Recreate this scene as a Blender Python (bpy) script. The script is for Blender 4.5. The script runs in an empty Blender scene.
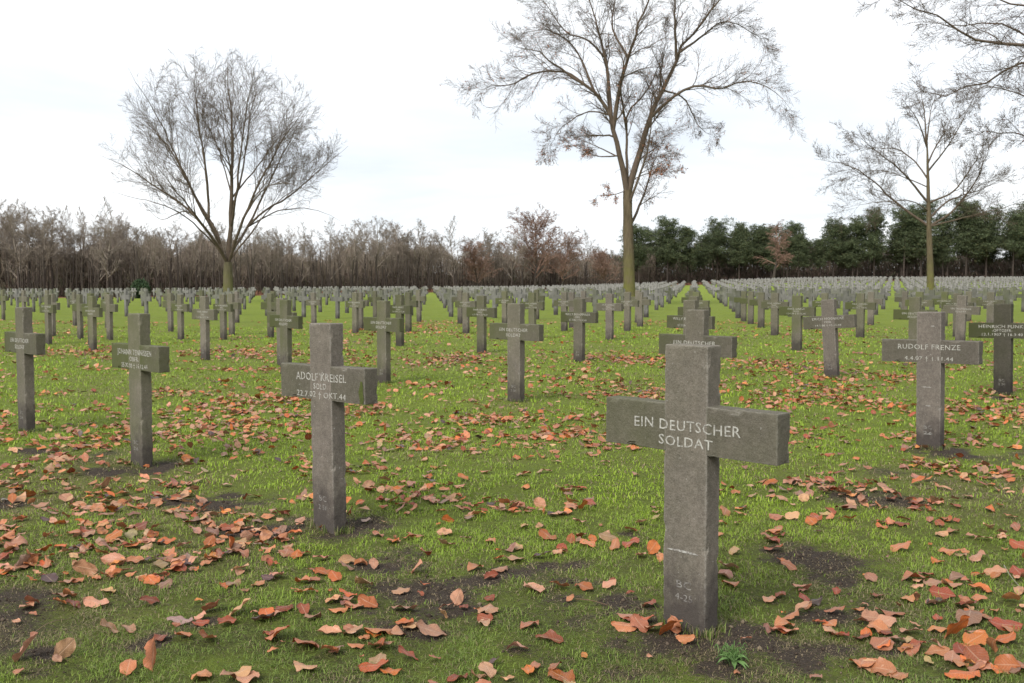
import bpy, math, random
import numpy as np
from mathutils import Matrix, Vector

SC = bpy.context.scene
COL = SC.collection
R = math.radians
rng = np.random.default_rng(7)
random.seed(7)

# ------------------------------------------------------------------ camera numbers
F = 1035.0          # focal length in pixels of the 1024 px wide picture
HC = 1.4            # eye height
PITCH = math.atan(57.0 / F)
CP, SP = math.cos(PITCH), math.sin(PITCH)


def smooth(a, b, x):
    t = np.clip((np.asarray(x, float) - a) / (b - a), 0, 1)
    return t * t * (3 - 2 * t)


def terrain(x, y):
    x = np.asarray(x, float)
    y = np.asarray(y, float)
    yy = np.maximum(y, 1.0)
    s = x / yy
    h = 2.25 * smooth(80, 265, y) * smooth(-0.03, 0.34, s)
    h = h - 0.25 * smooth(60, 130, y) * smooth(-0.15, -0.45, s)
    return h


def ray(px, py):
    a, b = (px - 512) / F, (py - 341.5) / F
    return np.array([a, CP - b * SP, -SP - b * CP])


def ground_at(px, py):
    d = ray(px, py)
    t = HC / max(1e-4, -d[2])
    for _ in range(6):
        h = float(terrain(d[0] * t, d[1] * t))
        t = (HC - h) / -d[2]
    return np.array([d[0] * t, d[1] * t, float(terrain(d[0] * t, d[1] * t))])


def at_depth(px, py, Y):
    d = ray(px, py)
    t = Y / d[1]
    return np.array([d[0] * t, Y, HC + d[2] * t])


# ------------------------------------------------------------------ numpy value noise
def _hash(ix, iy, seed):
    n = (ix.astype(np.int64) * 374761393 + iy.astype(np.int64) * 668265263 + seed * 1442695041) & 0xffffffff
    n = ((n ^ (n >> 13)) * 1274126177) & 0xffffffff
    return ((n ^ (n >> 16)) & 0xffffff) / float(0xffffff)


def noise2(x, y, scale, seed=0):
    x = np.asarray(x, float) / scale
    y = np.asarray(y, float) / scale
    ix, iy = np.floor(x), np.floor(y)
    fx, fy = x - ix, y - iy
    fx, fy = fx * fx * (3 - 2 * fx), fy * fy * (3 - 2 * fy)
    a = _hash(ix, iy, seed) * (1 - fx) + _hash(ix + 1, iy, seed) * fx
    b = _hash(ix, iy + 1, seed) * (1 - fx) + _hash(ix + 1, iy + 1, seed) * fx
    return a * (1 - fy) + b * fy


def fbm(x, y, scale, seed=0, o=3):
    v, w, t = 0, 1.0, 0
    for k in range(o):
        v = v + w * noise2(x, y, scale / 2 ** k, seed + k * 17)
        t += w
        w *= .55
    return v / t


# ------------------------------------------------------------------ object helpers
def tag(o, label=None, cat=None, group=None, kind=None):
    if label: o['label'] = label
    if cat: o['category'] = cat
    if group: o['group'] = group
    if kind: o['kind'] = kind
    return o


def empty(name, loc, rot=(0, 0, 0)):
    o = bpy.data.objects.new(name, None)
    o.empty_display_size = .2
    COL.objects.link(o)
    o.location = loc
    o.rotation_euler = rot
    return o


def link(name, me, parent=None, loc=(0, 0, 0)):
    o = bpy.data.objects.new(name, me)
    COL.objects.link(o)
    o.location = loc
    if parent is not None: o.parent = parent
    return o


def mesh_np(name, verts, faces, mat=None, smooth_=False, colors=None, colname='tint'):
    verts = np.asarray(verts, np.float32).reshape(-1, 3)
    faces = np.asarray(faces, np.int32)
    k = faces.shape[1]
    me = bpy.data.meshes.new(name)
    me.vertices.add(len(verts))
    me.vertices.foreach_set('co', verts.ravel())
    me.loops.add(faces.size)
    me.loops.foreach_set('vertex_index', faces.ravel())
    me.polygons.add(len(faces))
    me.polygons.foreach_set('loop_start', np.arange(0, faces.size, k, dtype=np.int32))
    me.polygons.foreach_set('loop_total', np.full(len(faces), k, np.int32))
    if smooth_:
        me.polygons.foreach_set('use_smooth', np.ones(len(faces), bool))
    me.update(calc_edges=True)
    if colors is not None:
        a = me.color_attributes.new(colname, 'FLOAT_COLOR', 'POINT')
        c = np.ones((len(verts), 4), np.float32)
        c[:, :3] = colors
        a.data.foreach_set('color', c.ravel())
    if mat: me.materials.append(mat)
    return me


def copy_tree(o, parent=None):
    c = o.copy()
    COL.objects.link(c)
    if parent is not None: c.parent = parent
    for ch in list(o.children):
        copy_tree(ch, c)
    return c


ONES = ['', 'first', 'second', 'third', 'fourth', 'fifth', 'sixth', 'seventh', 'eighth', 'ninth', 'tenth', 'eleventh',
        'twelfth', 'thirteenth', 'fourteenth', 'fifteenth', 'sixteenth', 'seventeenth', 'eighteenth', 'nineteenth']
TENS = ['', '', 'twenty', 'thirty', 'forty', 'fifty', 'sixty', 'seventy', 'eighty', 'ninety']


def ordinal(n):
    if n < 20: return ONES[n]
    t, u = divmod(n, 10)
    if u == 0: return TENS[t][:-1] + 'ieth'
    return TENS[t] + '-' + ONES[u]


# ------------------------------------------------------------------ materials
class NT:
    def __init__(s, name, rough=.9, spec=.3):
        s.m = bpy.data.materials.new(name)
        s.m.use_nodes = True
        s.t = s.m.node_tree
        s.n = s.t.nodes
        s.b = s.n['Principled BSDF']
        s.b.inputs['Roughness'].default_value = rough
        s.b.inputs['Specular IOR Level'].default_value = spec

    def new(s, typ, **kw):
        n = s.n.new(typ)
        for k, v in kw.items(): setattr(n, k, v)
        return n

    def l(s, a, b):
        s.t.links.new(a, b)

    def coord(s, which='Object'):
        return s.new('ShaderNodeTexCoord').outputs[which]

    def noise(s, vec, scale, detail=4, rough=.55, stretch=None, lo=None, hi=None):
        if stretch:
            mp = s.new('ShaderNodeMapping')
            mp.inputs['Scale'].default_value = stretch
            s.l(vec, mp.inputs['Vector'])
            vec = mp.outputs[0]
        n = s.new('ShaderNodeTexNoise')
        n.inputs['Scale'].default_value = scale
        n.inputs['Detail'].default_value = detail
        n.inputs['Roughness'].default_value = rough
        s.l(vec, n.inputs['Vector'])
        out = n.outputs['Fac']
        if lo is not None: out = s.remap(out, lo, hi)
        return out

    def remap(s, v, lo, hi, a=0., b=1.):
        r = s.new('ShaderNodeMapRange')
        r.inputs[1].default_value = lo
        r.inputs[2].default_value = hi
        r.inputs[3].default_value = a
        r.inputs[4].default_value = b
        s.l(v, r.inputs[0])
        return r.outputs[0]

    def math(s, op, a, b=None):
        m = s.new('ShaderNodeMath', operation=op)
        for i, v in enumerate((a, b)):
            if v is None: continue
            if isinstance(v, (int, float)): m.inputs[i].default_value = v
            else: s.l(v, m.inputs[i])
        return m.outputs[0]

    def mix(s, f, a, b, blend='MIX'):
        m = s.new('ShaderNodeMix', data_type='RGBA', blend_type=blend)
        for i, v in ((0, f), (6, a), (7, b)):
            if isinstance(v, (int, float)): m.inputs[i].default_value = v
            elif isinstance(v, tuple): m.inputs[i].default_value = (*v, 1)
            else: s.l(v, m.inputs[i])
        return m.outputs[2]

    def color(s, v):
        s.l(v, s.b.inputs['Base Color'])

    def bump(s, h, strength=.4, dist=.01):
        b = s.new('ShaderNodeBump')
        b.inputs['Strength'].default_value = strength
        b.inputs['Distance'].default_value = dist
        s.l(h, b.inputs['Height'])
        s.l(b.outputs[0], s.b.inputs['Normal'])


def stone_material(name, base=(.124, .101, .084), detail=True):
    k = NT(name, .9, .25)
    co = k.coord('Object')
    oi = k.new('ShaderNodeObjectInfo')
    # per-cross shift of the texture
    add = k.new('ShaderNodeVectorMath', operation='ADD')
    sc = k.new('ShaderNodeVectorMath', operation='SCALE')
    k.l(oi.outputs['Color'], sc.inputs[0])
    sc.inputs['Scale'].default_value = 37.0
    k.l(co, add.inputs[0])
    k.l(sc.outputs[0], add.inputs[1])
    v = add.outputs[0]
    sep = k.new('ShaderNodeSeparateColor')
    k.l(oi.outputs['Color'], sep.inputs[0])
    moss, bright = sep.outputs[0], sep.outputs[1]
    big = k.noise(v, 4.0, 4, .6, lo=.3, hi=.7)
    c = k.mix(big, tuple(x * .66 for x in base), tuple(x * 1.26 for x in base))
    streak = k.noise(v, 7, 5, .65, stretch=(4, 4, .5), lo=.42, hi=.72)
    c = k.mix(k.math('MULTIPLY', streak, .45), c, tuple(x * .55 for x in base))
    if detail:
        fine = k.noise(v, 160, 2, .7, lo=.3, hi=.7)
        c = k.mix(k.math('MULTIPLY', fine, .50), c, (.25, .225, .195))
        mid = k.noise(v, 38, 4, .7, lo=.38, hi=.66)
        c = k.mix(k.math('MULTIPLY', mid, .38), c, (.045, .038, .032))
        speck = k.noise(v, 95, 2, .6, lo=.64, hi=.70)
        c = k.mix(k.math('MULTIPLY', speck, .55), c, (.05, .045, .04))
        lich = k.noise(v, 60, 2, .5, lo=.70, hi=.74)
        c = k.mix(k.math('MULTIPLY', lich, .5), c, (.40, .39, .36))
    if detail:
        bv = k.new('ShaderNodeBevel', samples=4)
        bv.inputs['Radius'].default_value = .014
        gg = k.new('ShaderNodeNewGeometry')
        dt = k.new('ShaderNodeVectorMath', operation='DOT_PRODUCT')
        k.l(bv.outputs[0], dt.inputs[0])
        k.l(gg.outputs['Normal'], dt.inputs[1])
        ew = k.remap(dt.outputs['Value'], .995, .90, 0, 1)
        c = k.mix(k.math('MULTIPLY', ew, k.noise(v, 30, 4, .7, lo=.35, hi=.6)), c, (.27, .25, .22))
    # algae film: stronger towards the left edge of the bar and on the head
    geo = k.new('ShaderNodeSeparateXYZ')
    k.l(co, geo.inputs[0])
    mn = k.noise(v, 3.2, 5, .65, lo=.25, hi=.75)
    left = k.remap(geo.outputs[0], .15, -.40, 0, .55)
    up = k.remap(geo.outputs[2], .35, 1.1, 0, .30)
    a = k.math('ADD', k.math('MULTIPLY', mn, .8), k.math('ADD', left, up))
    a = k.math('MULTIPLY', a, moss)
    a = k.math('MINIMUM', a, .92)
    c = k.mix(a, c, (.078, .088, .028))
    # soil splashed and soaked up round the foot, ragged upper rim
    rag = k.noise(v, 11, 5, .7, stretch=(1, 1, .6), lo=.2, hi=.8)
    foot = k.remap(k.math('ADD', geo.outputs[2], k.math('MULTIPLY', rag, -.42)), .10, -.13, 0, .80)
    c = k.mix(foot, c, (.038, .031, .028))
    mul = k.new('ShaderNodeVectorMath', operation='SCALE')
    k.l(c, mul.inputs[0])
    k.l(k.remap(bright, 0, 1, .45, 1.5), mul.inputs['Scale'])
    k.color(mul.outputs[0])
    if detail:
        h = k.math('ADD', k.noise(v, 130, 3, .7), k.math('MULTIPLY', k.noise(v, 18, 4, .6), .8))
        k.bump(h, .6, .005)
    return k.m


def paint_material():
    k = NT('lettering_paint', .8, .2)
    v = k.coord('Object')
    w = k.noise(v, 70, 3, .7, lo=.44, hi=.62)
    k.color(k.mix(k.math('MULTIPLY', w, .85), (.37, .36, .32), (.15, .14, .12)))
    return k.m


def engraved_material():
    k = NT('worn_engraving', .9, .1)
    v = k.coord('Object')
    w = k.noise(v, 55, 3, .7, lo=.42, hi=.62)
    k.color(k.mix(w, (.22, .21, .19), (.09, .08, .075)))
    return k.m


def bark_material(name, brown, green, gh=4.0):
    k = NT(name, .95, .1)
    v = k.coord('Object')
    n = k.noise(v, 3, 5, .65, stretch=(3, 3, .6), lo=.3, hi=.7)
    c = k.mix(n, tuple(x * .6 for x in brown), tuple(x * 1.25 for x in brown))
    s = k.new('ShaderNodeSeparateXYZ')
    k.l(v, s.inputs[0])
    g = k.remap(s.outputs[2], gh, gh * .25, 0.12, .85)
    g = k.math('MULTIPLY', g, k.noise(v, 1.6, 4, .6, lo=.25, hi=.6))
    c = k.mix(g, c, green)
    k.color(c)
    k.bump(k.noise(v, 12, 5, .7, stretch=(3, 3, .5)), .6, .03)
    return k.m


def tint_material(name, rough=.8, spec=.2, trans=0.0, vary=None):
    """Base colour from the mesh's own colour attribute (each blade or leaf has its own pigment)."""
    k = NT(name, rough, spec)
    a = k.new('ShaderNodeAttribute', attribute_name='tint')
    c = a.outputs['Color']
    if vary:
        n = k.noise(k.coord('Object'), vary, 3, .6, lo=.3, hi=.7)
        c = k.mix(k.math('MULTIPLY', n, .5), c, (.03, .02, .015))
    k.color(c)
    if trans:
        tr = k.new('ShaderNodeBsdfTranslucent')
        k.l(c, tr.inputs['Color'])
        mx = k.new('ShaderNodeMixShader')
        mx.inputs[0].default_value = trans
        k.l(k.b.outputs[0], mx.inputs[1])
        k.l(tr.outputs[0], mx.inputs[2])
        k.l(mx.outputs[0], k.n['Material Output'].inputs['Surface'])
    return k.m


def leaf_material(name, source):
    """Dead leaf: pigment from object colour or attribute, pale rib and veins, blotches, paler underside."""
    k = NT(name, .45, .45)
    if source == 'object':
        c = k.new('ShaderNodeObjectInfo').outputs['Color']
    else:
        c = k.new('ShaderNodeAttribute', attribute_name='tint').outputs['Color']
    uv = k.new('ShaderNodeAttribute', attribute_name='leafuv').outputs['Color']
    sep = k.new('ShaderNodeSeparateColor')
    k.l(uv, sep.inputs[0])
    U, V = sep.outputs[0], sep.outputs[1]        # U along, V 0 at rib .. 1 at rim
    geo = k.new('ShaderNodeNewGeometry')
    under = k.mix(.40, c, (.44, .23, .13))
    c = k.mix(geo.outputs['Backfacing'], c, under)
    w = k.new('ShaderNodeTexNoise')
    w.inputs['Scale'].default_value = 45
    w.inputs['Detail'].default_value = 4
    k.l(k.coord('Object'), w.inputs['Vector'])
    bl = k.remap(w.outputs['Fac'], .42, .68)
    c = k.mix(k.math('MULTIPLY', bl, .5), c, (.07, .025, .015))
    rib = k.remap(V, .03, .09, 1, 0)
    ph = k.math('SUBTRACT', k.math('MULTIPLY', U, 9.0), k.math('MULTIPLY', V, 2.4))
    vein = k.remap(k.math('ABSOLUTE', k.math('SUBTRACT', k.math('FRACT', ph), .5)), .36, .5, 0, 1)
    vv = k.math('MAXIMUM', rib, k.math('MULTIPLY', vein, .45))
    c = k.mix(k.math('MULTIPLY', vv, .28), c, (.52, .36, .25))
    k.color(c)
    k.bump(vv, .5, .002)
    tr = k.new('ShaderNodeBsdfTranslucent')
    k.l(c, tr.inputs['Color'])
    mx = k.new('ShaderNodeMixShader')
    mx.inputs[0].default_value = .15
    k.l(k.b.outputs[0], mx.inputs[1])
    k.l(tr.outputs[0], mx.inputs[2])
    k.l(mx.outputs[0], k.n['Material Output'].inputs['Surface'])
    return k.m


def ground_material():
    k = NT('lawn_and_soil', .95, .15)
    v = k.coord('Object')
    a = k.new('ShaderNodeAttribute', attribute_name='cover').outputs['Color']
    sep = k.new('ShaderNodeSeparateColor')
    k.l(a, sep.inputs[0])
    soil, litter, dry = sep.outputs[0], sep.outputs[1], sep.outputs[2]
    n1 = k.noise(v, .55, 5, .6, lo=.3, hi=.7)
    n2 = k.noise(v, 9, 5, .7, lo=.3, hi=.7)
    n3 = k.noise(v, 60, 4, .75, lo=.3, hi=.7)
    g = k.mix(n1, (.150, .215, .013), (.218, .275, .026))
    g = k.mix(k.math('MULTIPLY', n2, .55), g, (.095, .12, .022))
    g = k.mix(k.math('MULTIPLY', n3, .5), g, (.17, .20, .05))
    g = k.mix(k.math('MULTIPLY', dry, n3), g, (.17, .135, .065))
    sx = k.new('ShaderNodeSeparateXYZ')
    k.l(v, sx.inputs[0])
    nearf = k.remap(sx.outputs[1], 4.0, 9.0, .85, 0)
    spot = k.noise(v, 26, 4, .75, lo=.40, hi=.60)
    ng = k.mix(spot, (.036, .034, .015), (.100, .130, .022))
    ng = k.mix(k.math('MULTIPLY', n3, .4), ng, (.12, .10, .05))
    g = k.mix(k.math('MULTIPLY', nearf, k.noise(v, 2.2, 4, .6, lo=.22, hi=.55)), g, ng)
    s = k.mix(n3, (.030, .023, .018), (.088, .066, .050))
    s = k.mix(k.math('MULTIPLY', n2, .35), s, (.11, .085, .055))
    sm = k.remap(k.math('ADD', soil, k.math('MULTIPLY', k.math('SUBTRACT', n3, .5), .5)), .35, .65)
    c = k.mix(sm, g, s)
    lt = k.mix(n3, (.13, .055, .035), (.24, .11, .075))
    lm = k.remap(k.math('ADD', litter, k.math('MULTIPLY', k.math('SUBTRACT', n2, .5), .5)), .35, .65)
    c = k.mix(lm, c, lt)
    k.color(c)
    k.bump(k.math('ADD', n3, k.math('MULTIPLY', n2, .6)), .9, .03)
    return k.m


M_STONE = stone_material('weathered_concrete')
M_STONE_FAR = stone_material('weathered_concrete_hazed', (.155, .148, .138), False)  # same stone, its colour lightened to stand in for distance haze
M_PAINT = paint_material()
M_ENGR = engraved_material()
M_BARK_A = bark_material('bark_greenish', (.105, .088, .060), (.12, .125, .035), 3.2)
M_BARK_B = bark_material('bark_brown', (.105, .080, .055), (.125, .130, .028), 3.8)
M_TWIG = bark_material('twigs_brown', (.105, .078, .060), (.10, .09, .04), .01)
M_WOOD_TRUNK = bark_material('wood_trunk_dark', (.065, .052, .045), (.06, .055, .03), 1.5)
M_WOOD_TWIG = bark_material('wood_twig_grey', (.24, .20, .165), (.10, .09, .05), .01)  # grey-brown bark, colour lightened in place of haze over the far wood
M_WOOD_TWIG_R = bark_material('wood_twig_rusty', (.25, .155, .12), (.10, .09, .05), .01)
M_LEAF_OBJ = leaf_material('dead_leaf', 'object')
M_LEAF_ATT = leaf_material('dead_leaf_litter', 'attribute')
M_BLADE = tint_material('grass_blades', .6, .3, .25)
M_NEEDLE = tint_material('pine_needles', .85, .15)
M_HANG = tint_material('hanging_dead_leaves', .7, .2, .2)
M_GROUND = ground_material()
M_CLOD = tint_material('soil_crumb', .95, .1)

# ------------------------------------------------------------------ cover masks
PATCH = [(455, 592, 105, 24), (780, 648, 75, 26), (735, 668, 60, 20), (395, 565, 45, 14), (610, 602, 70, 16), (820, 562, 62, 20),
         (690, 636, 62, 20), (345, 528, 40, 9), (150, 468, 30, 5), (950, 452, 55, 9), (215, 498, 60, 9), (50, 655, 30, 14),
         (840, 600, 50, 12), (640, 676, 60, 12), (260, 528, 45, 8), (530, 660, 35, 12), (30, 455, 40, 6), (1005, 398, 16, 3),
         (110, 470, 60, 7), (560, 575, 45, 8), (880, 640, 40, 12), (150, 640, 35, 10), (330, 670, 45, 10), (640, 540, 22, 5), (420, 630, 50, 12)]
PW = []
for (px, py, rx, ry) in PATCH:
    g = ground_at(px, py)
    rX = rx * g[1] / F
    g2 = ground_at(px, py - ry)
    PW.append((g[0], g[1], rX, max(.06, g2[1] - g[1])))


def soil_mask(x, y):
    x = np.asarray(x, float)
    y = np.asarray(y, float)
    m = np.zeros_like(x)
    wx = x + .35 * (noise2(x, y, .25, 3) - .5)
    wy = y + .5 * (noise2(x, y, .3, 4) - .5)
    for (cx, cy, rx, ry) in PW:
        d = np.sqrt(((wx - cx) / rx) ** 2 + ((wy - cy) / ry) ** 2)
        m = np.maximum(m, 1.12 - d * .68)
    m = m * (.10 + 1.75 * fbm(x, y, .12, 91)) - .10
    r = fbm(x, y, 1.1, 31)
    m = np.maximum(m, (r - .64) * 4.0 * (1 - smooth(7, 14, y)) * (.3 + 1.1 * fbm(x, y, .2, 92)))
    return np.clip(m, 0, 1)


# ------------------------------------------------------------------ ground sheet
def axis_x():
    a = [0.0]
    while a[-1] < 9: a.append(a[-1] + .06)
    while a[-1] < 900:
        a.append(a[-1] + max(.06, (a[-1] - 8.8) * .09))
    a = np.array(a)
    return np.concatenate([-a[:0:-1], a])


def axis_y():
    a = [2.0]
    while a[-1] < 13: a.append(a[-1] + .05 + .006 * (a[-1] - 2))
    while a[-1] < 1500: a.append(a[-1] * 1.02)
    b = [2.0]
    while b[-1] > -60: b.append(b[-1] - max(.2, (3 - b[-1]) * .15))
    return np.concatenate([np.array(b[:0:-1]), np.array(a)])


def ground_z(x, y):
    near = 1 - smooth(8, 30, y)
    return terrain(x, y) + near * (.028 * (fbm(x, y, .6, 5) - .5) + .05 * (fbm(x, y, 2.4, 9) - .5))


def wood_edge(s):
    """distance of the wood edge along the direction s = x / y"""
    return np.interp(s, [-.9, -.5, -.25, -.05, .07, .2, .32, .5, .9], [122, 126, 136, 190, 226, 250, 262, 265, 270])


gx, gy = axis_x(), axis_y()
GX, GY = np.meshgrid(gx, gy)
GZ = ground_z(GX, GY)
nx, ny = len(gx), len(gy)
ii = (np.arange(ny - 1)[:, None] * nx + np.arange(nx - 1)[None, :]).ravel()
faces = np.stack([ii, ii + 1, ii + nx + 1, ii + nx], 1)
s_ = GX / np.maximum(GY, 1)
edge = wood_edge(s_)
lit = smooth(-3, 1, GY - edge)
cov = np.stack([soil_mask(GX, GY), lit, np.clip((fbm(GX, GY, 1.7, 77) - .45) * 3, 0, 1) * (1 - .8 * smooth(6, 16, GY))], -1).reshape(-1, 3)
gme = mesh_np('ground', np.stack([GX, GY, GZ], -1).reshape(-1, 3), faces, M_GROUND, True, cov, 'cover')
tag(link('ground', gme), kind='structure')

# ------------------------------------------------------------------ grass
def grass():
    V, Fc, Cc = [], [], []
    base = 0
    zones = [(2.5, 4.2, 22000, .024, .0019), (4.2, 6.5, 11000, .026, .0027), (6.5, 10, 2600, .030, .0052), (10, 17, 620, .038, .009), (17, 34, 130, .045, .018)]
    for (y0, y1, dens, hgt, wid) in zones:
        hw = lambda y: .52 * y + 1.0
        area = (hw(y0) + hw(y1)) * (y1 - y0)
        n = int(area * dens)
        y = rng.uniform(y0, y1, n)
        x = rng.uniform(-1, 1, n) * hw(y1)
        k = np.abs(x) < hw(y)
        x, y = x[k], y[k]
        soil = soil_mask(x, y)
        cl = fbm(x, y, .16, 51, 2)
        keep = rng.random(len(x)) < np.clip(1.15 - 1.25 * soil, .16, 1) * np.clip(.25 + (cl - .30) * 2.4, .18, 1)
        x, y, soil, cl = x[keep], y[keep], soil[keep], cl[keep]
        n = len(x)
        z = ground_z(x, y)
        dry = rng.random(n) < np.clip(.20 + .12 * (x > .5) * (y < 5.5) + .5 * np.clip((fbm(x, y, 1.7, 77) - .45) * 3, 0, 1) + 1.1 * soil, 0, .95)
        h = hgt * rng.uniform(.35, 1.45, n) * (.65 + .7 * cl) * np.where(dry, .8, 1) * (1 - .3 * soil)
        az = rng.uniform(0, 2 * np.pi, n)
        ben = rng.uniform(.4, 1.9, n) * np.where(dry, 1.5, 1)
        w = wid * rng.uniform(.6, 1.3, n)
        dx, dy = np.cos(az), np.sin(az)
        wx, wy = -dy * w / 2, dx * w / 2
        p0 = np.stack([x, y, z - .004], 1)
        side = np.stack([wx, wy, 0 * wx], 1)
        d = np.stack([dx, dy, 0 * dx], 1)
        up = np.array([0, 0, 1.0])
        m = p0 + d * (h * ben * .28)[:, None] + up * (h * .62)[:, None]
        t = p0 + d * (h * ben * .95)[:, None] + up * (h * np.clip(1.15 - .42 * ben, .08, 1))[:, None]
        v = np.stack([p0 - side, p0 + side, m + side * .8, m - side * .8, t + side * .12, t - side * .12], 1)
        V.append(v.reshape(-1, 3))
        b = base + np.arange(n)[:, None] * 6
        Fc.append(np.concatenate([b + [0, 1, 2, 3], b + [3, 2, 4, 5]], 0))
        base += n * 6
        q = rng.random(n)[:, None] ** 1.3
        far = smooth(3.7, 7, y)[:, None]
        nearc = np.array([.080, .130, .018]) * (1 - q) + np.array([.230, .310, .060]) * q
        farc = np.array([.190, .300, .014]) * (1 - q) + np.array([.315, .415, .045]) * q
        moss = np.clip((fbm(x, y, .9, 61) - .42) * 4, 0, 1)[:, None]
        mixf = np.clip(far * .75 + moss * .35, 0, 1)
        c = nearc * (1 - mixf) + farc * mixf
        dc = np.array([.22, .175, .095]) * (.45 + 1.1 * q)
        c = np.where(dry[:, None], dc, c)
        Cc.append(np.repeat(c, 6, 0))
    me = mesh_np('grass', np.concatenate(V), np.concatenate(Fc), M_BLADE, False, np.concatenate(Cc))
    tag(link('grass', me), 'short patchy green lawn grass between the crosses', 'grass', kind='stuff')


grass()

# ------------------------------------------------------------------ crosses
CW, CD = .212, .09       # upright width, depth
AW, AH = .842, .195      # arm span and height
H0 = 1.165
ATOP = .24               # top of the bar below the top of the cross
SINK = .25


def box_bm(x0, x1, z0, z1, d, bev, skip=(), chip=False):
    """a cast block with softened, slightly worn edges; skip = sides that butt against another block"""
    import bmesh
    bm = bmesh.new()
    vs = [bm.verts.new((x, y, z)) for z in (z0, z1) for y in (-d / 2, d / 2) for x in (x0, x1)]
    for f in ((0, 2, 3, 1), (4, 5, 7, 6), (0, 1, 5, 4), (2, 6, 7, 3), (0, 4, 6, 2), (1, 3, 7, 5)):
        bm.faces.new([vs[i] for i in f])
    es = []
    for e in bm.edges:
        a, b = e.verts
        bad = False
        for s in skip:
            X = x0 if s == 'l' else x1
            if abs(a.co.x - X) < 1e-6 or abs(b.co.x - X) < 1e-6:
                if abs(a.co.x - X) < 1e-6 and abs(b.co.x - X) < 1e-6: bad = True
        if not bad: es.append(e)
    bmesh.ops.bevel(bm, geom=es, offset=bev, segments=2, profile=.6, affect='EDGES')
    if chip:
        from mathutils import noise as mn
        step = .018
        for ax in range(3):
            lo = (x0, -d / 2, z0)[ax]
            hi = (x1, d / 2, z1)[ax]
            n = max(1, int((hi - lo) / step))
            for k in range(1, n):
                c = [0, 0, 0]
                c[ax] = lo + (hi - lo) * k / n
                nn = [0, 0, 0]
                nn[ax] = 1
                if ax == 1 and k not in (1, n - 1): continue
                bmesh.ops.bisect_plane(bm, geom=bm.verts[:] + bm.edges[:] + bm.faces[:], plane_co=c, plane_no=nn)
        for v in bm.verts:
            dx, dy, dz = min(v.co.x - x0, x1 - v.co.x), d / 2 - abs(v.co.y), min(v.co.z - z0, z1 - v.co.z)
            if 'l' in skip and v.co.x - x0 < .02: continue
            if 'r' in skip and x1 - v.co.x < .02: continue
            near = sorted((dx, dy, dz))
            if near[1] > bev * 1.4: continue
            p = v.co * 26
            a = max(0, mn.noise(p) + .15) * .0035 + max(0, mn.noise(p * .55 + Vector((7, 3, 1))) - .28) * .022
            if dx <= bev * 1.4: v.co.x += a * (1 if v.co.x < (x0 + x1) / 2 else -1)
            if dy <= bev * 1.4: v.co.y += a * (1 if v.co.y < 0 else -1)
            if dz <= bev * 1.4: v.co.z += a * (1 if v.co.z < (z0 + z1) / 2 else -1)
    return bm


def bm_mesh(bms, name, mat):
    import bmesh
    me = bpy.data.meshes.new(name)
    out = bmesh.new()
    for b in bms:
        tmp = bpy.data.meshes.new('t')
        b.to_mesh(tmp)
        out.from_mesh(tmp)
        bpy.data.meshes.remove(tmp)
        b.free()
    out.to_mesh(me)
    out.free()
    me.materials.append(mat)
    return me


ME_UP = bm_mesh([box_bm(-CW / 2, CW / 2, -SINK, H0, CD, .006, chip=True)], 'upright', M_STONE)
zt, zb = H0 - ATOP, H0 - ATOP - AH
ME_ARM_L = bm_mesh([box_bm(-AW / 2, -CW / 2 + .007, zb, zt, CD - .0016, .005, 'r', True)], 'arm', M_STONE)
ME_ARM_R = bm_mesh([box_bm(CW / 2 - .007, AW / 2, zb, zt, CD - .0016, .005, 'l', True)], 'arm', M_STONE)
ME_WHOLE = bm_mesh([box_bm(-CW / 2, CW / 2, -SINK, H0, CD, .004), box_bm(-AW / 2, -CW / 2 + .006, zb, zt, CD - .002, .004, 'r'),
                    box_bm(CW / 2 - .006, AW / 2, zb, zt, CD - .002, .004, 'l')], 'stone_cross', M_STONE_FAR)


def text_lines(name, lines, mat, weight=.0):
    """lines: (string, cap height, centre height above ground, width or None). Returns a mesh on the front face."""
    V, Fs = [], []
    off = 0
    for (s, cap, zc, width) in lines:
        cu = bpy.data.curves.new('txt', 'FONT')
        cu.body = s
        cu.align_x = 'CENTER'
        cu.size = 1
        cu.resolution_u = 2
        cu.offset = weight
        cu.extrude = .012
        cu.space_character = 1.08
        ob = bpy.data.objects.new('txt', cu)
        COL.objects.link(ob)
        dg = bpy.context.evaluated_depsgraph_get()
        me = ob.evaluated_get(dg).to_mesh()
        vs = np.array([v.co[:] for v in me.vertices])
        fs = [list(p.vertices) for p in me.polygons]
        ob.evaluated_get(dg).to_mesh_clear()
        bpy.data.objects.remove(ob)
        bpy.data.curves.remove(cu)
        if len(vs) == 0: continue
        x, y, z = vs[:, 0], vs[:, 1], vs[:, 2]
        capu = .729
        k = cap / capu
        kx = k if width is None else width / (x.max() - x.min())
        x = (x - (x.max() + x.min()) / 2) * kx
        # hand-cut letters: they wander a little off the line
        zz = zc + (y - capu / 2) * k + .0016 * np.sin(x * 31 + len(s)) 
        V.append(np.stack([x, -CD / 2 - z * .06 + .0000, zz], 1))
        Fs += [[i + off for i in f] for f in fs]
        off += len(vs)
    me = bpy.data.meshes.new(name)
    me.from_pydata(np.concatenate(V).tolist(), [], Fs)
    me.update()
    me.materials.append(mat)
    return me


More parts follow.
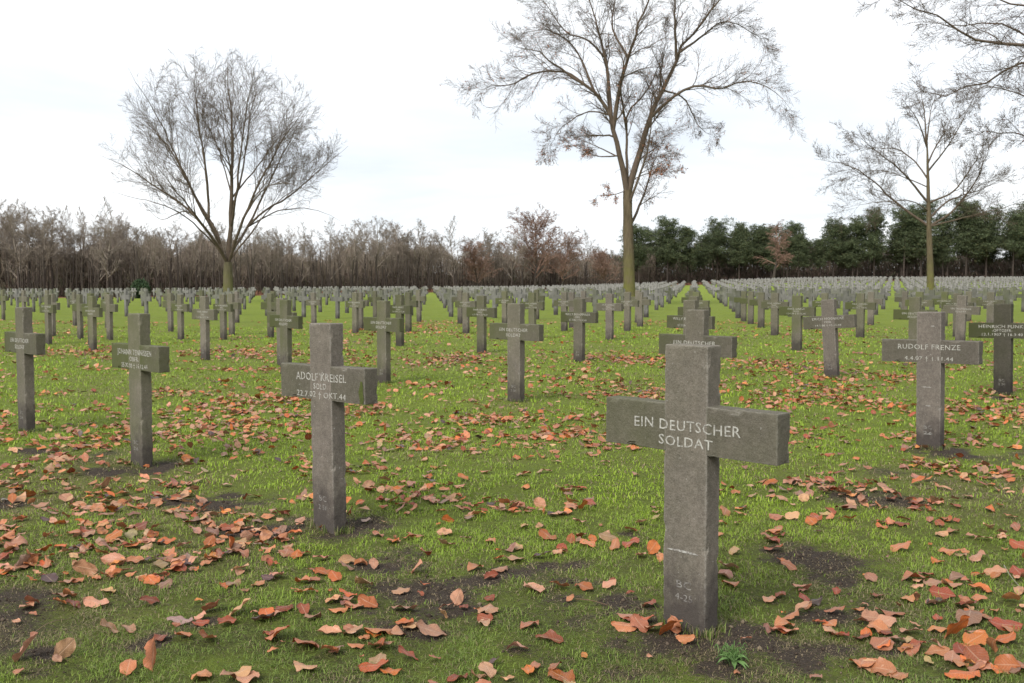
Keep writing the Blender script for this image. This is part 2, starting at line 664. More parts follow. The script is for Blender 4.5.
DG = '\u2020'
zc = (zt + zb) / 2
def three(a, b, c, wa=.50, wb=.13, wc=.44, cap=.034):
    return [(a, cap, zc + .052, wa), (b, cap * .85, zc + .002, wb), (c, cap * .85, zc - .048, wc)]
INS = {
    'unknown': [('EIN DEUTSCHER', .044, zc + .012, .52), ('SOLDAT', .042, zc - .052, .264)],
    'unknown_mid': [('EIN DEUTSCHER', .040, zc + .026, .48), ('SOLDAT', .040, zc - .036, .25)],
    'n1': [('ADOLF KREISEL', .046, zc + .034, .50), ('SOLD.', .034, zc - .018, .14), ('22.7.02 ' + DG + ' OKT.44', .034, zc - .066, .49)],
    'n2': [('JOHANN TENNISSEN', .044, zc + .040, .60), ('OBFR.', .036, zc - .012, .16), ('25.XI.00 ' + DG + ' 16.12.44', .036, zc - .064, .46)],
    'n3': [('RUDOLF FRENZE', .044, zc + .040, .54), ('4.4.07 ' + DG + ' 1.11.44', .034, zc - .058, .42)],
    'n4': three('HEINRICH FUNKE', '-OPTGEFR-', '12.1.1907 ' + DG + ' 16.9.40', .58, .25, .50, .042),
    'n5': three('ERICH HOENICKE', 'FOR.', '14.1.08 ' + DG + ' 15.12.44', .52, .12, .42, .036),
    'n6': three('WILLY BREHMMAIER', 'GFR.', '27.3.06 ' + DG + ' 15.10.44', .60, .13, .42, .040),
    'n7': three('PAUL KRAUS', 'SOLD.', '1.11.08 ' + DG + ' 22.12.44', .40, .13, .44, .038),
    'n8': three('PAUL WERNER', 'SOLD.', '16.1.10 ' + DG + ' 17.4.45', .42, .13, .40, .038),
}
INS_ME = {k: [text_lines('inscription_line', [q], M_PAINT, .001) for q in v] for k, v in INS.items()}
MARKS = [text_lines('foundry_mark', [('BC', .032, .185, .072), (t, .028, .135, .085)], M_ENGR) for t in ('4-25', '26', '2 50')]

U = np.array([-1.27, 1.32]) * HC
A = np.array([.80, 4.55]) * HC
g0 = ground_at(690, 628)[:2]
EDIR = -U / np.linalg.norm(U)
CROT = math.atan2(EDIR[1], EDIR[0])

# crosses read off the photograph: base pixel, inscription, (algae, brightness), lean, head height, label
NEAR = [
    (690, 628, 'unknown', (.20, .54), 0, 1.157, 'nearest and largest concrete cross, inscribed EIN DEUTSCHER SOLDAT, leaves at its foot'),
    (330, 530, 'n1', (.12, .52), -1.0, 1.18, 'grey cross with a green streak at the right end of its inscribed bar'),
    (142, 465, 'n2', (.62, .55), -.3, 1.18, 'cross with green algae on its front and dark side, third in the front row'),
    (27, 432, 'unknown_mid', (.40, .46), -.4, 1.18, 'dark concrete cross with two-line inscription at the far left of the front row'),
    (930, 448, 'n3', (.03, .48), -.8, 1.17, 'clean grey concrete cross with wide-spaced two-line inscription and white scuffs on its shaft'),
    (516, 402, 'unknown_mid', (.35, .55), 0, 1.17, 'grey-green concrete cross with SOLDAT on its bar standing alone in the middle of the lawn'),
    (696, 432, 'unknown_mid', (.25, .42), 0, 1.165, 'dark grey cross mostly hidden directly behind the nearest cross'),
    (690, 376, 'n6', (.35, .42), 0, 1.165, 'cross of which only head and arm ends show above the hidden cross'),
    (1003, 395, 'n4', (.50, .0), -1.0, 1.15, 'very dark blackened concrete cross cut by the right edge of the photo'),
    (832, 378, 'n5', (.08, .45), -3.8, 1.17, 'leaning dark concrete cross, tilted to the left, behind and right of the nearest cross'),
    (384, 383, 'unknown_mid', (.65, .50), 0, 1.17, 'mossy cross just right of and behind the cross with a green streak'),
    (282.3, 365.4, 'unknown_mid', (.35, .55), 0, 1.17, 'grey cross seen just over the left arm of the cross with the green streak'),
    (579.2, 362, 'n6', (.45, .38), 0, 1.15, 'dark mossy cross with three-line inscription right of the lone middle cross'),
    (205.4, 360, 'n7', (.30, .62), 0, 1.18, 'pale grey-green cross with three-line inscription right of the algae-covered front-row cross'),
    (481.7, 353.2, 'n7', (.7, .42), 0, 1.17, 'green-tinged dark cross just left of and behind the lone middle cross'),
    (796.7, 350.3, 'n7', (.75, .48), 0, 1.17, 'olive green cross just left of and behind the leaning cross'),
    (91.7, 346.2, 'unknown_mid', (.95, .50), 0, 1.2, 'very green cross between the two leftmost crosses of the front row'),
    (48.8, 344.3, 'n6', (.6, .55), 0, 1.17, 'green-grey cross just behind and right of the far left dark cross'),
    (400, 346, 'n7', (.85, .36), 0, 1.17, 'very dark green cross right behind the mossy cross near the middle left'),
    (609.5, 340, 'n8', (.08, .55), 0, 1.17, None), (181, 339.6, 'n7', (.5, .6), 0, 1.15, None), (223.6, 339.6, 'n6', (.5, .5), 0, 1.15, None),
    (860, 337.3, 'n8', (.6, .5), 0, 1.17, None), (957, 336.7, 'n6', (.45, .45), 0, 1.17, None), (774.6, 335.4, 'n8', (.4, .5), 0, 1.17, None),
    (232, 335, None, (.5, .6), 0, 1.15, None), (355.5, 333.2, 'n6', (.5, .6), 0, 1.17, None), (466, 333.2, 'n7', (.4, .55), 0, 1.17, None),
    (408.5, 332, None, (.7, .4), 0, 1.17, None), (170.8, 331.6, None, (.4, .6), 0, 1.15, None), (564.3, 331, 'n8', (.3, .5), 0, 1.17, None),
    (627.4, 331, 'n7', (.3, .55), 0, 1.17, None), (990, 330, 'n7', (.4, .5), 0, 1.17, None), (110, 339.9, None, (.4, .6), 0, 1.15, None),
    (80.5, 339.2, None, (.6, .55), 0, 1.15, None), (640, 326.5, None, (.3, .6), 0, 1.15, None), (761, 327.8, None, (.5, .45), 0, 1.15, None),
    (750.6, 324, None, (.5, .5), 0, 1.15, None), (743.6, 321.4, None, (.6, .5), 0, 1.15, None), (738, 318.2, None, (.6, .4), 0, 1.15, None),
    (870.6, 325, None, (.2, .6), 0, 1.15, None), (270.8, 337.3, None, (.7, .5), 0, 1.17, None), (53, 336, None, (.3, .6), 0, 1.15, None)]

items = []     # dict per cross
for (px, py, ins, look, lean, hh, lab) in NEAR:
    p = ground_at(px, py)
    items.append(dict(p=p[:2], ins=ins, look=look, lean=lean, h=hh, lab=lab, near=True))
NP = np.array([i['p'] for i in items])
lat = np.stack([U, A], 1)
for i in items:
    i['mn'] = np.linalg.solve(lat, i['p'] - g0)

fm, fn = np.meshgrid(np.arange(-130, 140), np.arange(-3, 60))
fm, fn = fm.ravel(), fn.ravel()
FP = g0[None] + fm[:, None] * U[None] + fn[:, None] * A[None]
ok = (FP[:, 1] > 4) & (np.abs(FP[:, 0]) < .50 * FP[:, 1] + 3)
sdir = FP[:, 0] / np.maximum(FP[:, 1], 1)
ok &= FP[:, 1] < wood_edge(sdir) - 4
TREES = {'a': at_depth(228, 299, 84), 'b': at_depth(629, 303, 68), 'c': at_depth(931, 297, 86)}
for t in TREES.values():
    ok &= np.hypot(FP[:, 0] - t[0], FP[:, 1] - t[1]) > 1.6
# the mown lane crossing the field
FP, fm, fn = FP[ok], fm[ok], fn[ok]
for p, m, n in zip(FP, fm, fn):
    if p[1] < 48 and np.min(np.hypot(*(NP - p).T)) < 1.15 + .030 * p[1]: continue
    if p[1] > 40 and rng.random() < .05: continue
    q = p + rng.normal(0, .11, 2) * min(1, p[1] / 30)
    ins = None
    if p[1] < 36: ins = random.choice(['unknown_mid', 'n6', 'n7', 'n8', 'unknown_mid'])
    items.append(dict(p=q, ins=ins, look=(float(rng.choice([.1, .25, .4, .6, .8])), float(rng.uniform(.35, .68))), lean=float(rng.normal(0, .8)),
                      h=float(rng.uniform(1.13, 1.2)), lab=None, near=False, mn=(m, n)))
# the one straight behind the nearest cross, half hidden
items.sort(key=lambda i: i['p'][1])
inview = [i for i in items if abs(i['p'][0]) < .497 * i['p'][1] + .5]
first = inview[:300]
rest = [i for i in items if not any(i is j for j in first)]
near_out = [i for i in rest if i['p'][1] <= first[-1]['p'][1]]
rest = [i for i in rest if i['p'][1] > first[-1]['p'][1]]

GROUP = 'concrete crosses standing in rows on the lawn'


def orient(o, it, sc=1.0):
    x, y = it['p']
    o.location = (x, y, float(ground_z(x, y)) - (0 if it['h'] else 0))
    o.scale = (1, 1, 1)
    m = Matrix.Rotation(CROT + it.get('yaw', 0), 3, 'Z') @ Matrix.Rotation(R(it['lean']), 3, 'Y')
    o.rotation_euler = m.to_euler()


proto = empty('grave_cross', (0, 0, 0))
link('upright', ME_UP, proto)
link('arm', ME_ARM_L, proto)
link('arm', ME_ARM_R, proto)
used = False
rows = {}
for it in first:
    rows.setdefault(int(round(it['mn'][1])), []).append(it)
rowk = sorted(rows)
for rk, n in enumerate(rowk):
    rows[n].sort(key=lambda i: i['mn'][0])
    for j, it in enumerate(rows[n]):
        it['row'] = rk + 1
        it['pos'] = j + 1


def look_words(it):
    g, b = it['look']
    s = 'mossy' if g > .7 else 'green-tinged' if g > .45 else 'weathered' if g > .2 else 'plain grey'
    if b > .58: s = 'pale ' + s
    elif b < .42: s = 'dark ' + s
    return s


for it in first:
    full = it['p'][1] < 42
    if not full: it['look'] = (it['look'][0] * .8, float(np.interp(it['p'][1], [42, 95], [.35, .66])) + rng.normal(0, .08))  # haze put into the colour: stone brightens with distance
    it['yaw'] = float(rng.normal(0, R(1.2))) if not it['lab'] else 0
    if full:
        if not used:
            o = proto
            used = True
        else:
            o = copy_tree(proto0)
    else:
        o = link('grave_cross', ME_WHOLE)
    if full and o is proto:
        # keep a clean tree for the copies before inscriptions are added
        proto0 = proto
        kids0 = list(proto.children)
    if full and o is not proto0:
        for ch in list(o.children):
            if ch.name.startswith(('inscription', 'foundry')): bpy.data.objects.remove(ch)
    orient(o, it)
    dz = it['h'] - H0
    o.location.z += dz
    col = (it['look'][0], it['look'][1], float(rng.random()), 1)
    o.color = col
    for ch in o.children:
        ch.color = col
        if ch.name.startswith('arm'):      # the bars weather darker and greener than the shafts
            ch.color = (min(1, col[0] * 1.35 + .16), max(.05, col[1] - .20), col[2], 1)
    if full and it['ins']:
        for q in INS_ME[it['ins']]: link('inscription_line', q, o)
    if full and it['p'][1] < 20:
        mk = link('foundry_mark', MARKS[0 if it['lab'] and it['lab'].startswith('nearest and') else random.choice([1, 2])], o, (0, 0, -dz))
        mk.color = col
    lab = it['lab']
    if not lab:
        lab = '%s concrete cross, %s from the right in the %s row back' % (look_words(it), ordinal(it['pos']), ordinal(it['row']))
    tag(o, lab, 'grave cross', GROUP)

# crosses too far off or outside the frame edge: one object
def cross_cloud(name, its):
    me = ME_WHOLE
    nv = len(me.vertices)
    co = np.empty(nv * 3, np.float32)
    me.vertices.foreach_get('co', co)
    # a plain eight-cornered block pair keeps the far field light
    def blk(x0, x1, z0, z1, d):
        v = np.array([(x, y, z) for z in (z0, z1) for y in (-d / 2, d / 2) for x in (x0, x1)])
        f = np.array([(4, 5, 7, 6), (0, 1, 5, 4), (2, 6, 7, 3), (0, 4, 6, 2), (1, 3, 7, 5), (0, 2, 3, 1)])
        return v, f
    a, fa = blk(-CW / 2, CW / 2, -SINK, H0, CD)
    b, fb = blk(-AW / 2, -CW / 2, zb, zt, CD)
    c, fc = blk(CW / 2, AW / 2, zb, zt, CD)
    v0 = np.concatenate([a, b, c])
    f0 = np.concatenate([fa, fb + 8, fc + 16])
    V, Fc = [], []
    for k, it in enumerate(its):
        an = CROT + rng.normal(0, .03)
        ca, sa = math.cos(an), math.sin(an)
        x, y = it['p']
        z = float(ground_z(x, y))
        le = math.tan(R(rng.normal(0, .8)))
        xx = v0[:, 0] + v0[:, 2] * le
        V.append(np.stack([x + xx * ca - v0[:, 1] * sa, y + xx * sa + v0[:, 1] * ca, z + v0[:, 2] * it['h'] / H0], 1))
        Fc.append(f0 + 24 * k)
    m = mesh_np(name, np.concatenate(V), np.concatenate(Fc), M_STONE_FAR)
    o = link(name, m)
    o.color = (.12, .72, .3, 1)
    return o


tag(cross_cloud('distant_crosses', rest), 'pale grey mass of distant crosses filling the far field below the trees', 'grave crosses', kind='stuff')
print('crosses', len(first), 'far', len(rest), 'last at', first[-1]['p'][1], 'out', len(near_out))

# green streak on the bar of the second cross, scuffs on shafts
def streak(cross_label, name, mat, quads, lab):
    o = next(x for x in bpy.data.objects if x.get('label', '').startswith(cross_label))
    V, Fs = [], []
    for (x0, x1, z0, z1) in quads:
        n = 9
        b = len(V)
        for k in range(n):
            t = k / (n - 1)
            w = (x1 - x0) * (.55 + .45 * math.sin(3.1 * t + .4)) * .5
            cx = (x0 + x1) / 2 + .004 * math.sin(9 * t)
            z = z0 + (z1 - z0) * t
            V += [(cx - w, -CD / 2 - .0018, z), (cx + w, -CD / 2 - .0018, z)]
        Fs += [(b + 2 * k, b + 2 * k + 1, b + 2 * k + 3, b + 2 * k + 2) for k in range(n - 1)]
    me = bpy.data.meshes.new(name)
    me.from_pydata(V, [], Fs)
    me.materials.append(mat)
    c = link(name, me, o)
    c['label'] = lab
    return c


kk = NT('green_algae', .95, .05)
vv_ = kk.coord('Object')
kk.color(kk.mix(kk.noise(vv_, 60, 4, .7, lo=.3, hi=.7), (.045, .055, .018), (.085, .10, .03)))
streak('grey cross with a green', 'algae_streak', kk.m, [(.372, .412, zb + .004, zb + .125)], 'dark green algae streak')
kk = NT('white_scuffs', .9, .05)
kk.color(kk.mix(kk.noise(kk.coord('Object'), 90, 3, .7, lo=.4, hi=.6), (.36, .35, .32), (.18, .165, .145)))
streak('nearest and largest', 'scuff', kk.m, [(-.085, .075, .325, .334)], 'pale scratch across the shaft')
streak('clean grey', 'scuff', kk.m, [(-.06, .03, .52, .526), (-.02, .03, .36, .368), (-.03, .03, .12, .125), (.02, .05, 1.04, 1.048)], 'white scratches')

def foot_tufts():
    V, Fc, C, b = [], [], [], 0
    clods_v, clods_f, clods_c = [], [], []
    for it in items:
        x0, y0 = it['p']
        if y0 > 16 or y0 < 2.5: continue
        n = 420 if y0 < 9 else 200
        e = EDIR
        f = np.array([e[1], -e[0]])
        side = rng.integers(0, 4, n)
        u = np.where(side < 2, rng.uniform(-CW / 2 - .02, CW / 2 + .02, n), np.where(side == 2, -1, 1) * (CW / 2 + np.abs(rng.normal(.004, .022, n))))
        w = np.where(side < 2, np.where(side == 0, -1, 1) * (CD / 2 + np.abs(rng.normal(.004, .022, n))), rng.uniform(-CD / 2 - .02, CD / 2 + .02, n))
        x = x0 + e[0] * u + f[0] * w
        y = y0 + e[1] * u + f[1] * w
        keep = noise2(x, y, .06, 8) > .35
        x, y = x[keep], y[keep]
        n = len(x)
        z = ground_z(x, y)
        az = rng.uniform(0, 6.28, n)
        h = rng.uniform(.02, .062, n)
        wd = rng.uniform(.0018, .0034, n) * (1 if y0 < 9 else 1.6)
        d = np.stack([np.cos(az), np.sin(az), 0 * az], 1)
        s_ = np.stack([-np.sin(az), np.cos(az), 0 * az], 1) * wd[:, None] / 2
        p0 = np.stack([x, y, z - .004], 1)
        up = np.array([0, 0, 1.])
        m = p0 + d * (h * .15)[:, None] + up * (h * .6)[:, None]
        t = p0 + d * (h * rng.uniform(.2, .9, n))[:, None] + up * (h * .95)[:, None]
        V.append(np.stack([p0 - s_, p0 + s_, m + s_ * .8, m - s_ * .8, t + s_ * .1, t - s_ * .1], 1).reshape(-1, 3))
        bb = b + np.arange(n)[:, None] * 6
        Fc.append(np.concatenate([bb + [0, 1, 2, 3], bb + [3, 2, 4, 5]], 0))
        b += 6 * n
        q = rng.random((n, 1))
        c = np.array([.06, .10, .018]) * (1 - q) + np.array([.20, .26, .05]) * q
        c = np.where(rng.random((n, 1)) < .35, np.array([.24, .19, .11]) * (.5 + q), c)
        C.append(np.repeat(c, 6, 0))
    me = mesh_np('foot_grass', np.concatenate(V), np.concatenate(Fc), M_BLADE, False, np.concatenate(C))
    tag(link('foot_grass', me), 'longer untrimmed grass growing tight against the feet of the crosses', 'grass', kind='stuff')


foot_tufts()


def clods():
    n = 90000
    y = rng.uniform(2.6, 7.5, n)
    x = rng.uniform(-1, 1, n) * (.52 * y + .5)
    m = soil_mask(x, y)
    k_ = rng.random(n) < np.clip((m - .25) * 1.6, 0, 1) * .6 + .02
    x, y = x[k_], y[k_]
    n = len(x)
    r = rng.uniform(.0015, .0055, n) * (1 + 1.2 * (rng.random(n) < .06))
    base = np.array([(1, 0, 0), (0, 1, 0), (-1, 0, 0), (0, -1, 0), (0, 0, 1), (0, 0, -1)], float)
    o = base[None] * rng.uniform(.6, 1.3, (n, 6, 3)) * r[:, None, None] + rng.normal(0, .15, (n, 6, 3)) * r[:, None, None]
    V = o + np.stack([x, y, ground_z(x, y) + r * .3], 1)[:, None]
    f = np.array([(0, 1, 4), (1, 2, 4), (2, 3, 4), (3, 0, 4), (1, 0, 5), (2, 1, 5), (3, 2, 5), (0, 3, 5)])
    Fq = (np.arange(n)[:, None, None] * 6 + f[None]).reshape(-1, 3)
    col = np.array([(.055, .040, .030), (.09, .068, .05), (.035, .026, .02), (.14, .11, .075)])[rng.integers(4, size=n)]
    me = mesh_np('soil_crumbs', V.reshape(-1, 3), Fq, M_CLOD, False, np.repeat(col, 6, 0))
    tag(link('soil_crumbs', me), 'dark crumbs of damp soil on the bare worn patches', 'soil', kind='stuff')


clods()

# ------------------------------------------------------------------ fallen leaves
COLS = {'p': (.47, .235, .130), 'o': (.43, .115, .024), 'r': (.25, .052, .018), 'd': (.060, .036, .034), 't': (.36, .25, .11), 'g': (.25, .20, .16), 'b': (.30, .135, .085), 'O': (.52, .19, .045)}
CNAME = {'p': 'pale pink-brown', 'o': 'orange-brown', 'r': 'dark russet', 'd': 'blackish brown', 't': 'tan yellow', 'g': 'grey', 'b': 'mid brown', 'O': 'bright orange'}
RAW = {
    0: '145,38p 300,30p 60,125o 160,105b 240,108p 290,90o 145,180o 270,140p 260,165r 365,150o 460,155r 440,190p 370,45o 410,60p 470,48r 560,75p 610,65d 615,92r 750,112o 545,120p 600,130d 820,100p 680,18p 595,8p 765,50o 770,160p 630,178p 550,205p 630,215o 720,195p 700,225p 720,280p 340,262P 325,222b 258,290P 200,320p 290,380P 325,345p 405,255o 235,215p 100,240o 35,215r 10,285o 80,390p 180,380o 150,310d 450,380r 455,318o 530,250r 330,465p 385,460p 80,548P 460,565Q 385,580o 605,595O 550,480o 620,490o 680,440r 635,400r 700,325p 775,325o 720,410p 800,415o 850,400r 910,405r 830,485Q 920,505R 920,350o 1000,375p 830,300p 890,235o 1005,305o 990,525o 990,470p 915,568p 540,435g 860,225r 960,245p 690,600p 745,600p 90,45o 120,75b 60,60p 200,60b 330,100o 400,110b 430,90o 500,100p 520,60o 180,140o 300,190b 340,185o 20,180o 60,200b 130,220o 420,150r 500,190o 585,160p 650,150p 690,170o 740,180p 800,180o 580,90o 640,110b 30,150p 15,245r 70,270b',
    341: '85,30p 175,35o 225,48p 310,38o 130,92o 75,130g 410,115O 490,80o 535,85r 525,110o 595,90p 310,170p 315,205p 155,195o 205,183o 255,235r 60,260o 18,255p 225,288p 450,195o 550,150p 520,250p 530,215t 600,240d 660,110p 715,135p 620,180Q 690,195o 740,200o 665,220r 800,185p 870,160o 900,140p 870,200r 820,210o 900,235p 935,222o 945,110p 945,95r 580,338P 655,330o 730,333Q 180,347p 70,330P 80,390o 20,375p 350,375p 440,400P 430,440p 310,420p 270,470P 190,400p 215,450p 120,470Q 110,510o 35,470p 100,570Q 200,540r 150,580o 350,600r 440,580p 410,600p 530,515p 565,445R 625,485R 660,595Q 640,570r 850,450o 925,385r 910,430o 985,470Q 940,460O 450,300r 475,280b 130,10p 210,20b',
    682: '25,435r 10,490o 140,270p 145,320Q 155,225t 240,20o 265,30o 210,60p 280,120r 330,120p 270,190R 275,215r 360,325p 370,370r 360,400p 295,347r 320,270r 310,453p 485,50Q 410,65p 365,70p 445,105r 400,120o 480,95r 495,125O 500,95b 540,75p 575,40p 630,70r 685,70p 600,100r 600,150o 665,130r 770,75r 725,100b 710,20o 790,35p 850,10o 900,25r 940,40o 790,130o 810,160o 655,212Q 920,150p 905,180p 800,215o 885,235p 940,275p 890,285o 1005,275r 695,300R 810,320p 675,365o 780,350r 765,375d 850,380r 890,360o 895,330o 625,405R 545,430r 610,435p 475,470r 540,475r 600,500r 640,485p 690,515r 765,525o 545,555Q 600,580o 650,595o 840,590Q 860,425D 900,415r 970,440R 820,470Q 880,490Q 965,485Q 880,540R 880,568r 975,570o 1000,560r 130,290b 120,45o 160,50o 130,110o 115,140o 1000,150r 1010,200r 985,10o 700,5b'}
BIGC = {'P': 'p', 'Q': 'o', 'R': 'r', 'D': 'd'}


def leaf_template(seed, nu=13, nv=9):
    r = np.random.default_rng(seed)
    u = np.linspace(0, 1, nu)
    half = (np.sin(np.pi * u ** .95) ** .62) * .33 * r.uniform(.85, 1.15)
    half[0] = .012
    half[-1] = .004
    half = half * (1 + .06 * np.sin(u * 40 + seed))
    vv = np.linspace(-1, 1, nv)
    UU, VV = np.meshgrid(u, vv, indexing='ij')
    X = UU - .5
    Y = VV * half[:, None]
    k1, k2 = r.uniform(-1.2, 1.0), r.uniform(-1.0, .8)
    cup = r.uniform(-.35, .45)
    Z = cup * (np.abs(Y) ** 1.5) * 1.6 + .12 * k1 * (X ** 2) * 2 + .05 * np.sin(UU * 9 + seed) * np.abs(VV) + .04 * np.sin(VV * 5 + UU * 14 + seed * 2.1) * np.abs(VV)
    Z = Z + k2 * .18 * X * Y * 2
    curl = r.uniform(0, 1)
    if curl > .55:   # one end or side rolled over
        a = np.clip((UU - .55) / .45, 0, 1) ** 1.5 * r.uniform(.15, .6)
        L = (UU - .55)
        X = np.where(UU > .55, .05 + L * np.cos(a), X)
        Z = Z + np.where(UU > .55, L * np.sin(a), 0)
    if curl < .35:
        a = r.uniform(.9, 1.6)
        Z = Z + (np.abs(VV) ** 2) * half[:, None] * .25 * a * .6
        Y = Y * (1 - .35 * np.abs(VV) * (a - .8))
    stalk = np.array([[-.5, 0, 0], [-.62, .01, .01], [-.62, .02, .01], [-.5, .008, 0]])
    V = np.stack([X, Y, Z], -1).reshape(-1, 3)
    V[:, 2] -= np.percentile(V[:, 2], 25)
    idx = (np.arange(nu - 1)[:, None] * nv + np.arange(nv - 1)[None]).ravel()
    Fq = np.stack([idx, idx + nv, idx + nv + 1, idx + 1], 1)
    uvc = np.stack([UU, np.abs(VV), 0 * UU], -1).reshape(-1, 3)
    nV = len(V)
    V = np.concatenate([V, stalk])
    Fq = np.concatenate([Fq, [[nV, nV + 1, nV + 2, nV + 3]]])
    uvc = np.concatenate([uvc, np.zeros((4, 3))])
    return V, Fq, uvc


NT_L = 14
LT = [leaf_template(100 + i) for i in range(NT_L)]
LT_LO = [leaf_template(100 + i, 5, 3) for i in range(NT_L)]
LEAF_ME = []
for (v, f, uvc) in LT:
    me = mesh_np('fallen_leaf', v, f, M_LEAF_OBJ, True, uvc, 'leafuv')
    LEAF_ME.append(me)

leaves = []   # x, y, size, colour key, colour jittered
for off, s in RAW.items():
    for w in s.split():
        a, b = w.split(',')
        c = b[-1]
        px, py = off + float(a) / 3.0, 480 + float(b[:-1]) / 3.0
        g = ground_at(px, py)
        size = float(rng.uniform(.082, .115))
        if c in BIGC:
            c = BIGC[c]
            size = float(rng.uniform(.118, .140))
        leaves.append([g[0], g[1], size, c, True])
        for e_ in range(int(rng.choice([0, 0, 1, 1, 2]))):
            leaves.append([g[0] + rng.normal(0, .085), g[1] + rng.normal(0, .085), float(rng.uniform(.045, .10)), str(rng.choice(list('poOrdbt'), p=[.25, .27, .05, .24, .07, .10, .02])), True])


def palette(n, x=0.0):
    if x > .3: return rng.choice(list('poOrdbtg'), n, p=[.15, .33, .09, .26, .05, .10, .018, .002])
    return rng.choice(list('poOrdbtg'), n, p=[.27, .29, .07, .19, .05, .10, .025, .005])


# a scatter in drifts for everything the list does not name
DRIFT = [(250, 405, 60, 14), (230, 430, 90, 16), (100, 440, 70, 12), (30, 470, 60, 14), (390, 490, 60, 6), (430, 325, 30, 5), (560, 440, 70, 10),
         (430, 440, 60, 12), (90, 350, 40, 5), (1000, 415, 60, 9), (880, 378, 40, 5), (830, 490, 60, 6), (960, 470, 50, 8), (760, 430, 40, 8),
         (640, 395, 40, 8), (500, 420, 60, 8), (350, 410, 40, 8), (460, 360, 40, 5), (620, 360, 50, 5), (770, 365, 50, 6), (280, 350, 60, 6), (650, 320, 40, 4)]
DW = []
for (px, py, rx, ry) in DRIFT:
    g = ground_at(px, py)
    DW.append((g[0], g[1], rx * g[1] / F, ground_at(px, py - ry)[1] - g[1]))


def drift(x, y):
    m = np.clip((fbm(x, y, 1.3, 201) - .50) * 5.0, 0, 1.3) * .75
    m = m * np.clip(-.1 + 1.9 * fbm(x, y, 4.5, 333), 0.05, 2)
    for (cx, cy, rx, ry) in DW:
        m = np.maximum(m, 1.1 * np.exp(-(((x - cx) / rx) ** 2 + ((y - cy) / ry) ** 2)))
    return m + .05


for (y0, y1, dens) in ((5.6, 9, 98), (9, 14, 88), (14, 22, 50), (22, 40, 14)):
    n = int((y1 - y0) * (1.04 * y1 + 2) * dens)
    y = rng.uniform(y0, y1, n)
    x = rng.uniform(-.52 * y1 - 1, .52 * y1 + 1, n)
    k = (np.abs(x) < .52 * y + 1) & (rng.random(n) < drift(x, y))
    for X_, Y_, c in zip(x[k], y[k], palette(int(k.sum()))):
        for e_ in range(int(rng.integers(0, 3)) if rng.random() < .5 else 0):
            leaves.append([X_ + rng.normal(0, .07), Y_ + rng.normal(0, .07), float(rng.uniform(.055, .095) * (1.15 if Y_ > 14 else 1)), palette(1, X_)[0], False])
        leaves.append([X_, Y_, float(rng.uniform(.062, .10) * (1.15 if Y_ > 14 else 1)), palette(1, X_)[0], False])
for k_ in range(420):
    px, py = rng.uniform(-10, 330), rng.uniform(478, 585)
    if noise2(px, py * 2.2, 46, 15) < .45: continue
    g = ground_at(px, py)
    leaves.append([g[0], g[1], float(rng.uniform(.05, .10)), palette(1)[0], False])
for k_ in range(70):
    px, py = rng.uniform(770, 1030), rng.uniform(480, 680)
    if noise2(px, py * 2.2, 46, 16) < .5: continue
    g = ground_at(px, py)
    leaves.append([g[0], g[1], float(rng.uniform(.05, .10)), palette(1, 1)[0], False])
# loose ones outside the frame and a few small fragments among the listed ones
for k_ in range(260):
    y = rng.uniform(2.4, 6.2)
    x = rng.uniform(-.52 * y - 1, .52 * y + 1)
    inside = abs(x) < .5 * y and y > 3
    if inside and rng.random() < .55: continue
    leaves.append([x, y, float(rng.uniform(.022, .05) if inside else rng.uniform(.055, .09)), palette(1)[0], False])

leaves.sort(key=lambda l: (l[1] / l[2]) if abs(l[0]) < .5 * l[1] and l[1] > 3.05 else 1e6)
ind, massl = leaves[:300], leaves[300:]

refs = [('the nearest cross', 690, 628), ('the green-streaked cross', 330, 530), ('the algae-covered cross', 142, 465), ('the far left dark cross', 27, 432),
        ('the scuffed right-hand cross', 930, 448), ('the lone middle cross', 516, 402)]
RP = [(n, ground_at(a, b)) for n, a, b in refs]


def leaf_matrix(l, flat=False):
    tilt = rng.normal(0, .24, 2)
    if rng.random() < .10: tilt = rng.normal(0, .6, 2)
    flip = np.pi if rng.random() < .45 else 0
    m = Matrix.Rotation(rng.uniform(0, 2 * np.pi), 3, 'Z') @ Matrix.Rotation(flip + tilt[0], 3, 'X') @ Matrix.Rotation(tilt[1], 3, 'Y')
    return m


labels = {}
leafobs = []
for l in ind:
    x, y, s, c, _ = l
    ti = int(rng.integers(NT_L))
    o = link('fallen_leaf', LEAF_ME[ti])
    m = leaf_matrix(l)
    v = LT[ti][0] @ np.array(m).T * s
    z = float(ground_z(x, y)) + .014 + max(0, -float(np.percentile(v[:, 2], 20)))
    o.location = (x, y, z)
    o.rotation_euler = m.to_euler()
    o.scale = (s, s * float(rng.uniform(.9, 1.2)), s)
    base = np.array(COLS[c]) * rng.uniform(.65, 1.25) * np.clip(rng.normal(1, .07, 3), .8, 1.2)
    o.color = (*np.clip(base, 0, 1), 1)
    nm, rp = min(RP, key=lambda r: math.hypot(r[1][0] - x, r[1][1] - y))
    dx, dy = x - rp[0], y - rp[1]
    if abs(dx) > abs(dy): side = 'right of' if dx > 0 else 'left of'
    else: side = 'behind' if dy > 0 else 'in front of'
    size = 'large' if s > .112 else 'small' if s < .06 else 'medium'
    key = '%s %s leaf on grass %s %s' % (size, CNAME[c], side, nm)
    labels.setdefault(key, []).append((math.hypot(dx, dy), o))
for key, lst in labels.items():
    lst.sort(key=lambda t: t[0])
    for i, (d, o) in enumerate(lst):
        lab = key
        if len(lst) > 1:
            lab = key.replace(' leaf on grass ', (' leaf, %s closest of those ' % ordinal(i + 1)) if i else ' leaf, closest of those ')
        tag(o, lab, 'leaf', 'dead leaves lying on the lawn')


